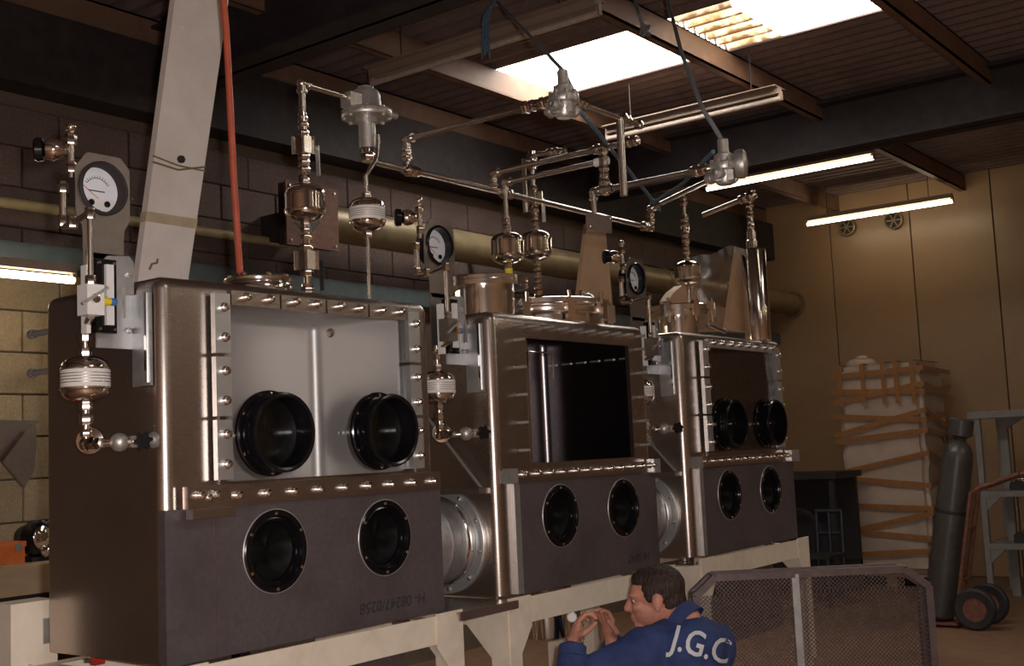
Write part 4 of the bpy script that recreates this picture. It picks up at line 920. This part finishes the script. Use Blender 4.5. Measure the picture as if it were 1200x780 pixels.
for za, zb in ((.30,.36),(.55,.47),(.52,.72),(.80,.76),(1.08,.98),(1.12,1.30),(1.44,1.52),(1.50,1.72),(1.70,1.62),(1.83,1.98),(1.95,1.90),(2.10,2.13)): tape(za,zb)
for y in (4.60,4.36,4.15,4.02,3.86): MB().bbox((PX0-.040,y-.022,1.80),(PX0-.036,y+.022,2.212)).bbox((PX0-.040,y-.022,2.212),(PX1,y+.022,2.216)).build('tape_strip','tape_brown',wp)
MB().ball((PX0+.2,4.45,2.22),.14,14,(1,1.2,.5)).build('film_bunch','wrap',wp)
MB().ball((PX0+.15,4.42,2.28),.05,10,(1,1.3,.6)).build('film_knot','wrap',wp)
# gas cylinder leaning back on a two-wheeled trolley
cb = onZ(1101,727,0.03); ct = along(cb,'z',1110,520)
gx_, gy_ = cb.x, cb.y; tilt = .195
ax = Vector((.0,-tilt,1)).normalized(); gc = thing('gas_cylinder','tall grey gas cylinder leaning on a trolley','gas cylinder',(gx_,gy_,0.05)); B = Vector((gx_,gy_,.06))
hcy = 1.40
MB().lathe([(0,0),(.10,0),(.118,.02),(.118,hcy-.16),(.112,hcy-.10),(.09,hcy-.05),(.055,hcy-.02),(.04,hcy),(0,hcy)],B,ax,28).build('cylinder_body','gas_grey',gc)
MB().lathe([(.045,hcy-.02),(.05,hcy+.01),(.09,hcy+.03),(.092,hcy+.15),(.08,hcy+.16),(0,hcy+.16)],B,ax,20).build('valve_guard','gas_grey',gc)
MB().lathe([(.1185,.82),(.1195,.823),(.1195,.845),(.1185,.848)],B,ax,28).build('band','near_black',gc)
MB().cyl(B+ax*(hcy-.03)+Vector((0,.10,0)),B+ax*(hcy+.04)+Vector((0,.12,0)),.02,10).build('valve','near_black',gc)
tr = thing('cylinder_trolley','two-wheeled steel trolley under the grey gas cylinder','trolley',(gx_,gy_-.2,0))
off = Vector((0,-.16,0))
for sx in (-.1,.1):
    MB().tube([B+off+Vector((sx,0,0)),B+off+ax*.98+Vector((sx,0,0)),B+off+ax*1.02+Vector((sx,-.06,0)),B+off+ax*1.12+Vector((sx,-.34,0))],.017,10).build('side_rail','rust',tr)
    wc = Vector((gx_+sx*1.7,gy_-.33,.155)); 
    w_ = MB().lathe([(.09,-.03),(.14,-.035),(.155,-.02),(.155,.02),(.14,.035),(.09,.03),(.09,-.03)],wc,(1,0,0),28).build('wheel_tyre','black_rubber',tr)
    MB().lathe([(0,-.02),(.092,-.02),(.092,.02),(0,.02)],wc,(1,0,0),24).build('wheel_hub','rust',w_)
MB().cyl((gx_-.17,gy_-.33,.155),(gx_+.17,gy_-.33,.155),.014,10).build('axle','rust',tr)
MB().bbox((gx_-.14,gy_-.18,.02),(gx_+.14,gy_+.14,.035)).build('toe_plate','rust',tr)
for z in (.3,.7): MB().bar(B+off+ax*z+Vector((-.1,0,0)),B+off+ax*z+Vector((.1,0,0)),.03,.02).build('cross_bar','rust',tr)
for sx in (-.1,.1): MB().bar((gx_+sx,gy_-.16,.10),(gx_+sx,gy_-.33,.155),.03,.03).build('axle_bracket','rust',tr)
# grey steel rack
rx = 10.95; rk = thing('steel_rack','grey steel rack with shelves beside the gas cylinder','rack',(rx+.3,2.2,0))
yA, yB_ = 3.14, 1.2
for x in (rx,rx+.7):
    for y in (yA, yB_): MB().bbox((x,y-.05,0),(x+.05,y,1.60)).build('upright','rack_grey',rk); MB().bbox((x-.03,y-.08,0),(x+.08,y+.03,.012)).build('foot_plate','rack_grey',rk)
MB().bbox((rx+.3,yA-.20,0),(rx+.36,yA-.13,1.60)).build('upright','rack_grey',rk)
MB().bbox((rx-.02,yB_-.05,1.60),(rx+.75,yA+.05,1.66)).build('top_beam','rack_grey',rk)
for z in (.44,.90): MB().bbox((rx,yB_,z),(rx+.75,yA-.02,z+.05)).build('shelf','rack_grey',rk); MB().prism([(rx+.01,yA-.05,z),(rx+.01,yA-.18,z),(rx+.01,yA-.05,z-.12)],(.03,0,0)).build('shelf_brace','rack_grey',rk)
MB().prism([(rx+.3,yA-.2,1.60),(rx+.3,yA-.36,1.60),(rx+.3,yA-.2,1.50)],(.04,0,0)).build('top_brace','rack_grey',rk)
for k, (y, z, sz, mt, nm, lb) in enumerate(((2.84,.95,(.2,.16,.06),'near_black','tool_case','low black tool case on the upper rack shelf'),(2.66,.95,(.22,.16,.12),'cream_paint','carton','cream carton on the upper rack shelf'),(2.80,.49,(.3,.22,.07),'near_black','metal_part','dark machine part on the lower rack shelf'))):
    o = thing(nm, lb, 'case' if k == 0 else 'carton' if k == 1 else 'machine part', (rx+.25,y,z)); MB().box((rx+.25,y,z+sz[2]/2+.001),sz).build('body_block',mt,o); MB().box((rx+.25,y,z+sz[2]+.008),(sz[0]*.9,sz[1]*.9,.012)).build('lid',mt,o)
    if k != 1: MB().tube([(rx+.14,y-.04,z+sz[2]+.01),(rx+.14,y-.04,z+sz[2]+.04),(rx+.14,y+.04,z+sz[2]+.04),(rx+.14,y+.04,z+sz[2]+.01)],.006,8).build('handle','chrome',o)
# dark cabinet and blue chair frame behind the farthest box
cx0 = 10.75; cb_ = thing('dark_cabinet','dark open-fronted steel cabinet frame behind the farthest glovebox','cabinet',(11.0,4.75,0))
for y in (4.42,5.1):
    for x in (cx0,cx0+.55): MB().bbox((x,y,0),(x+.05,y+.05,1.10)).build('upright','near_black',cb_)
MB().bbox((cx0-.03,4.38,1.10),(cx0+.63,5.2,1.16)).build('top_panel','near_black',cb_); MB().bbox((cx0+.56,4.44,.1),(cx0+.58,5.12,1.10)).build('back_panel','near_black',cb_)
MB().bbox((cx0,4.42,.25),(cx0+.6,5.15,.29)).build('shelf','near_black',cb_)
wq = MB().lathe([(.2,-.02),(.24,-.03),(.26,0),(.24,.03),(.2,.02),(.2,-.02)],(cx0-.05,4.80,.58),(1,0,0),28).build('leaning_ring','black_rubber',cb_)
cf = thing('chair_frame','dark blue tubular chair frame standing in front of the dark cabinet','chair',(10.4,4.35,0))
for y in (4.22,4.46):
    MB().tube([(10.35,y,0),(10.38,y,.40),(10.40,y,.83)],.02,8).build('back_leg','dark_blue',cf); MB().tube([(10.02,y,0),(10.02,y,.42)],.018,8).build('front_leg','dark_blue',cf)
for z in (.82,.62): MB().cyl((10.395,4.22,z),(10.395,4.46,z),.02,8).build('back_rail','dark_blue',cf)
MB().cyl((10.39,4.34,.42),(10.395,4.34,.82),.018,8).build('back_slat','dark_blue',cf)
MB().bbox((10.0,4.20,.42),(10.38,4.48,.45)).build('seat','near_black',cf)

# ================================================================== MESH GUARD
D = 4.6
gR = Vector((_r.x,_r.y,0)).normalized(); gF = Vector((_f.x,_f.y,0)).normalized()
A0 = at_depth(815,692,D); A1 = at_depth(838,676,D); A2 = at_depth(1060,667,D); A3 = at_depth(1088,692,D); AM = at_depth(932,690,D)
o_ = Vector((A0.x,A0.y,0)); Wd = (Vector((A3.x,A3.y,0))-o_).dot(gR); ztop = (A1.z+A2.z)/2; zc = (A0.z+A3.z)/2; w1 = (Vector((A1.x,A1.y,0))-o_).dot(gR); w2 = (Vector((A2.x,A2.y,0))-o_).dot(gR); wm_ = (Vector((AM.x,AM.y,0))-o_).dot(gR)
def G(u, z, n=0): return o_+gR*u+gF*n+Vector((0,0,z))
mg = thing('mesh_guard','expanded metal machine guard with clipped corners standing behind the crouching man','guard',G(Wd/2,0))
dp = .09
for n in (0, dp):
    for a, b in (((0,zc),(w1,ztop)),((w1,ztop),(w2,ztop)),((w2,ztop),(Wd,zc)),((0,.02),(0,zc)),((Wd,.02),(Wd,zc)),((0,.04),(Wd,.04)),((wm_,.04),(wm_,ztop))):
        if n and a[0] == wm_: continue
        MB().bar(G(*a,n),G(*b,n),.028,.028,gF).build('frame_bar','mesh_frame' if a[0] != wm_ else 'galv',mg)
for u in (0, Wd):
    for z in (.04, zc): MB().bar(G(u,z,0),G(u,z,dp),.025,.025).build('frame_bar','mesh_frame',mg)
for u in (w1, w2): MB().bar(G(u,ztop,0),G(u,ztop,dp),.022,.022).build('frame_bar','mesh_frame',mg)
mesh_sheet(MB(), G(.0,.05,-.003), gR, (0,0,1), Wd, zc-.05, .0165, .0036, .0015).build('mesh_sheet','mesh_steel',mg,0)
mesh_sheet(MB(), G(w1,zc,-.003), gR, (0,0,1), w2-w1, ztop-zc, .0165, .0036, .0015).build('mesh_sheet','mesh_steel',mg,0)
mesh_sheet(MB(), G(Wd,.05,0), gF, (0,0,1), dp, zc-.05, .0165, .0036, .0015).build('mesh_sheet','mesh_steel',mg,0)

# ================================================================== CROUCHING MAN
def capsule(m, p, q, r1, r2=None, n=16):
    r2 = r1 if r2 is None else r2; m.ball(p, r1, n); m.ball(q, r2, n); m.cyl(p, q, r1, n, r2); return m
def blob(m, c, fx, fy, fz, rad, n=20):
    st = len(m.v); m.ball((0,0,0), 1, n)
    for i in range(st, len(m.v)): v = m.v[i]; m.v[i] = Vector(c)+fx*v.x*rad[0]+fy*v.y*rad[1]+fz*v.z*rad[2]
    return m
def fused(m, voxel, smooth=6, fac=.5):
    o = bpy.data.objects.new('tmp', m.mesh('tmp')); COL.objects.link(o)
    r_ = o.modifiers.new('r','REMESH'); r_.mode = 'VOXEL'; r_.voxel_size = voxel; r_.use_smooth_shade = True
    s_ = o.modifiers.new('s','SMOOTH'); s_.iterations = smooth; s_.factor = fac
    me = bpy.data.meshes.new_from_object(o.evaluated_get(bpy.context.evaluated_depsgraph_get())); bpy.data.objects.remove(o); return me
HS = .92; hc = at_depth(769,699,4.12); nb = at_depth(800,730,4.07)
Lsh, Lel, Lwr, Lkn = at_depth(752,762,3.98), at_depth(668,806,3.93), at_depth(671,758,4.00), at_depth(677,738,4.03)
Rsh, Rel, Rwr, Rkn = at_depth(836,757,4.22), at_depth(768,800,4.46), at_depth(717,756,4.30), at_depth(712,732,4.32)
pel = at_depth(850,935,3.98); pel.z = .42; chest = at_depth(800,812,4.10); 
hF = (-gR*.97+gF*.18+Vector((0,0,-.10))).normalized(); hL = Vector((0,0,1)).cross(hF).normalized(); hU = hF.cross(hL)
def Hd(f, l, u): return hc+(hF*f+hL*l+hU*u)*HS
HB = lambda m, c, *a: blob(m, c, a[0], a[1], a[2], [q*HS for q in a[3]])
body = MB()
HB(body, Hd(-.012,0,.025), hF,hL,hU, (.098,.076,.092)); HB(body, Hd(.036,0,-.04), hF,hL,hU, (.064,.058,.072)); HB(body, Hd(.052,0,.02), hF,hL,hU, (.050,.060,.055))
HB(body, Hd(.075,0,-.098), hF,hL,hU, (.026,.028,.022)); capsule(body, Hd(.098,0,.006), Hd(.116,0,-.030), .010, .014); HB(body, Hd(.104,0,-.034), hF,hL,hU, (.014,.020,.010))
HB(body, Hd(.096,0,-.060), hF,hL,hU, (.014,.024,.008)); HB(body, Hd(.093,0,-.074), hF,hL,hU, (.014,.022,.009))
for s_ in (-1,1):
    HB(body, Hd(.082,s_*.030,.022), hF,hL,hU, (.020,.028,.011)); HB(body, Hd(.072,s_*.038,-.025), hF,hL,hU, (.024,.020,.018))
    ear = (hF*.9-hU*.25).normalized(); HB(body, Hd(-.008,s_*.079,-.012), ear, hL, hU, (.022,.010,.033)); HB(body, Hd(-.004,s_*.078,-.035), hF,hL,hU, (.012,.010,.014))
capsule(body, Hd(-.03,0,-.06), nb, .054, .062)
def hand(m, wr, kn, side, nrm, curl, spread=1):
    """palm, four bent fingers of different lengths and a thumb from the side of the palm"""
    d_ = (kn-wr).normalized(); nrm = (nrm-d_*nrm.dot(d_)).normalized(); w_ = d_.cross(nrm)*side; pc = wr+d_*.045
    blob(m, pc+d_*.004, d_, w_, nrm, (.052,.040,.017)); capsule(m, wr-d_*.03, wr+d_*.02, .027, .024)
    for i, (o, ln) in enumerate(((-.030,.070),(-.010,.080),(.011,.076),(.030,.060))):
        p = pc+d_*(.046-abs(o)*.12)+w_*o*spread; a = 0; seg = (ln*.45,ln*.32,ln*.26); dd = d_
        for k in range(3):
            a += curl[k]; dd = d_*math.cos(a)+nrm*math.sin(a); q = p+dd*seg[k]; capsule(m, p, q, .0092-.0008*k, .0086-.0008*k, 10); p = q
    t0_ = pc-d_*.02-w_*.034; t1_ = t0_+(d_*.5-w_*.7+nrm*.45).normalized()*.038; t2_ = t1_+(d_*.75-w_*.1+nrm*.6).normalized()*.03; t3_ = t2_+(d_*.8+w_*.2+nrm*.5).normalized()*.024
    capsule(m, pc-d_*.01-w_*.02, t1_, .013, .0115, 10); capsule(m, t1_, t2_, .0110, .0102, 10); capsule(m, t2_, t3_, .0100, .0088, 10)
    return pc+d_*.06+nrm*.03
gripL = hand(body, Lwr, Lkn+Vector((0,0,.02)), 1, (-gF*.2-gR).normalized()*-1, (.5,.9,.8))
gripR = hand(body, Rwr, Rkn+Vector((0,0,.02)), -1, (-gR*.8-gF*.6).normalized(), (.4,.7,.6))
for a, b, r1, r2_ in ((Lsh,Lel,.045,.038),(Lel,Lwr,.038,.026),(Rsh,Rel,.045,.038),(Rel,Rwr,.038,.026),(nb,chest,.07,.11),(chest,pel,.11,.11),(nb,Lsh,.05,.045),(nb,Rsh,.05,.045)): capsule(body, a, b, r1, r2_)
pf = Vector((gF.x*.6-gR.x*.8, gF.y*.6-gR.y*.8, 0)).normalized(); pr_ = Vector((pf.y,-pf.x,0))
knees = []
for s_ in (-1,1):
    hip = pel+pr_*s_*.09; kn = hip+pf*.30+pr_*s_*.05; kn.z = .10; ft = kn-pf*.36; ft.z = .08; knees.append((hip,kn,ft)); capsule(body, hip, kn, .07, .05); capsule(body, kn, ft, .048, .035)
me = fused(body, .0048, 5); man = link('person', me, 'skin', None, 0); tag(man, 'crouching man in blue overalls reaching under the middle glovebox', 'person')
for p in me.polygons: p.use_smooth = True
for s_ in (-1,1):
    MB().ball(Hd(.080,s_*.032,.0),.0100,12).build('eye','white_plastic',man); MB().ball(Hd(.0868,s_*.0335,-.003),.0058,10).build('iris','ink',man)
    MB().tube([Hd(.097,s_*.016,.020),Hd(.096,s_*.032,.026),Hd(.083,s_*.050,.022)],[.003,.0045,.002],8).build('eyebrow','hair',man)
hair = MB(); HB(hair, Hd(-.020,0,.034), hF,hL,hU, (.098,.082,.088)); HB(hair, Hd(-.058,0,-.02), hF,hL,hU, (.055,.068,.075)); HB(hair, Hd(.022,0,.066), hF,hL,hU, (.066,.058,.050)); HB(hair, Hd(-.062,0,-.07), hF,hL,hU, (.034,.050,.05))
for s_ in (-1,1): HB(hair, Hd(.020,s_*.064,.020), hF,hL,hU, (.018,.013,.034))
me = fused(hair, .006, 3)
for v in me.vertices: n_ = noise.noise(v.co*60)*.0022+noise.noise(v.co*140)*.002; v.co += (v.co-hc).normalized()*n_
child(link('hair', me, 'hair', None, 0), man)
for p in me.polygons: p.use_smooth = True
ov = MB()
sp = (chest-nb).normalized()
blob(ov, nb+Vector((0,0,-.09))-pf*.03, pr_, pf, Vector((0,0,1)), (.16,.11,.12)); capsule(ov, nb+sp*.10-pf*.03, chest, .125, .145); capsule(ov, chest, pel, .15, .155)
capsule(ov, nb+sp*.05, Lsh, .085, .075); capsule(ov, nb+sp*.05, Rsh, .09, .08); capsule(ov, Lsh, chest, .08, .10); capsule(ov, Rsh, chest, .085, .10)
for a, b, r1, r2_ in ((Lsh,Lel,.074,.062),(Lel,Lwr-(Lwr-Lel).normalized()*.02,.062,.046),(Rsh,Rel,.076,.062),(Rel,Rwr-(Rwr-Rel).normalized()*.02,.060,.046)): capsule(ov, a, b, r1, r2_)
for hip, kn, ft in knees: capsule(ov, hip, kn, .10, .075); capsule(ov, kn, ft+Vector((0,0,.0)), .075, .055)
me = fused(ov, .0085, 8)
nrm_ = [v.normal.copy() for v in me.vertices]
for v, vn in zip(me.vertices, nrm_):
    d_ = noise.noise(Vector((v.co.x*9+v.co.z*6,v.co.y*9,v.co.z*16)))*.008+noise.noise(v.co*34)*.0035; v.co += vn*d_
me.update(); ovo = link('overalls', me, 'overall', None, 0); child(ovo, man); ovo['label'] = 'blue work overalls with white letters on the back'
for p in me.polygons: p.use_smooth = True
bvh = BVHTree.FromPolygons([v.co.copy() for v in me.vertices], [list(p.vertices) for p in me.polygons])
# collar
cl = MB(); k_ = 22; nd = (hc-nb).normalized(); cu, cv, ca = basis(nd)
for h_, rr_ in ((-.012,.088),(.032,.078),(.036,.075),(.03,.070),(-.012,.076)):
    for i in range(k_): t_ = 2*PI*i/k_; cl.v.append(nb+ca*(h_+.006*math.sin(2*t_))+(cu*math.cos(t_)+cv*math.sin(t_))*rr_)
for j in range(4):
    for i in range(k_): a = j*k_+i; b = j*k_+(i+1) % k_; cl.f.append([a,b,b+k_,a+k_])
child(cl.build('collar','overall',None,60), ovo)
for wr_, el_ in ((Lwr,Lel),(Rwr,Rel)):
    d_ = (wr_-el_).normalized(); MB().lathe([(.040,-.025),(.0475,-.022),(.0475,.012),(.044,.016),(.036,.012)],wr_-d_*.01,d_,24).build('cuff','overall',ovo)
# lettering laid on the back of the overalls
me = text_mesh('J.G.C', 40, 0, align='CENTER', bold=.6)
bm = bmesh.new(); bm.from_mesh(me); bmesh.ops.triangulate(bm, faces=bm.faces); bmesh.ops.subdivide_edges(bm, edges=[e for e in bm.edges if e.calc_length() > 5], cuts=3); bmesh.ops.triangulate(bm, faces=bm.faces)
ca_, sa_ = math.cos(math.radians(15)), math.sin(math.radians(15)); org_ = Vector((0,0,CAMZ)); dead = []
for v in bm.verts:
    x, y = v.co.x*.80, v.co.y; d_ = ray(821+x*ca_+y*sa_, 757+x*sa_-y*ca_).normalized(); h_ = bvh.ray_cast(org_, d_)
    if h_[0] is None: dead.append(v)
    else: v.co = h_[0]+h_[1]*.005-d_*.004
bmesh.ops.delete(bm, geom=dead, context='VERTS')
bad = [e for e in bm.edges if e.calc_length() > .06]; bmesh.ops.delete(bm, geom=bad, context='EDGES')
bm.to_mesh(me); bm.free(); child(link('lettering', me, 'letter_white', None, 0), ovo)
# what the hands hold
wk = thing('white_plug','small white round plug held in the crouching man\'s near hand','plug',gripL)
q = at_depth(670,722,3.98); MB().lathe([(0,0),(.014,0),(.017,.003),(.017,.014),(.014,.018),(0,.018)],q,-_f,24).build('plug_head','white_plastic',wk); MB().cyl(q-_f*0,q+_f*.04,.007,10).build('plug_stem','white_plastic',wk)
chn = thing('bead_chain','bead chain dangling from the crouching man\'s near hand','chain',at_depth(684,736,4.0))
P = [at_depth(*q,3.99) for q in ((681,728),(683,733),(684,738),(684,743),(684,748),(683,753),(684,758))]
for p in P: MB().ball(p,.0042,8).build('bead','chrome_bright',chn)
MB().tube(P,.0012,6).build('thread','chrome',chn)
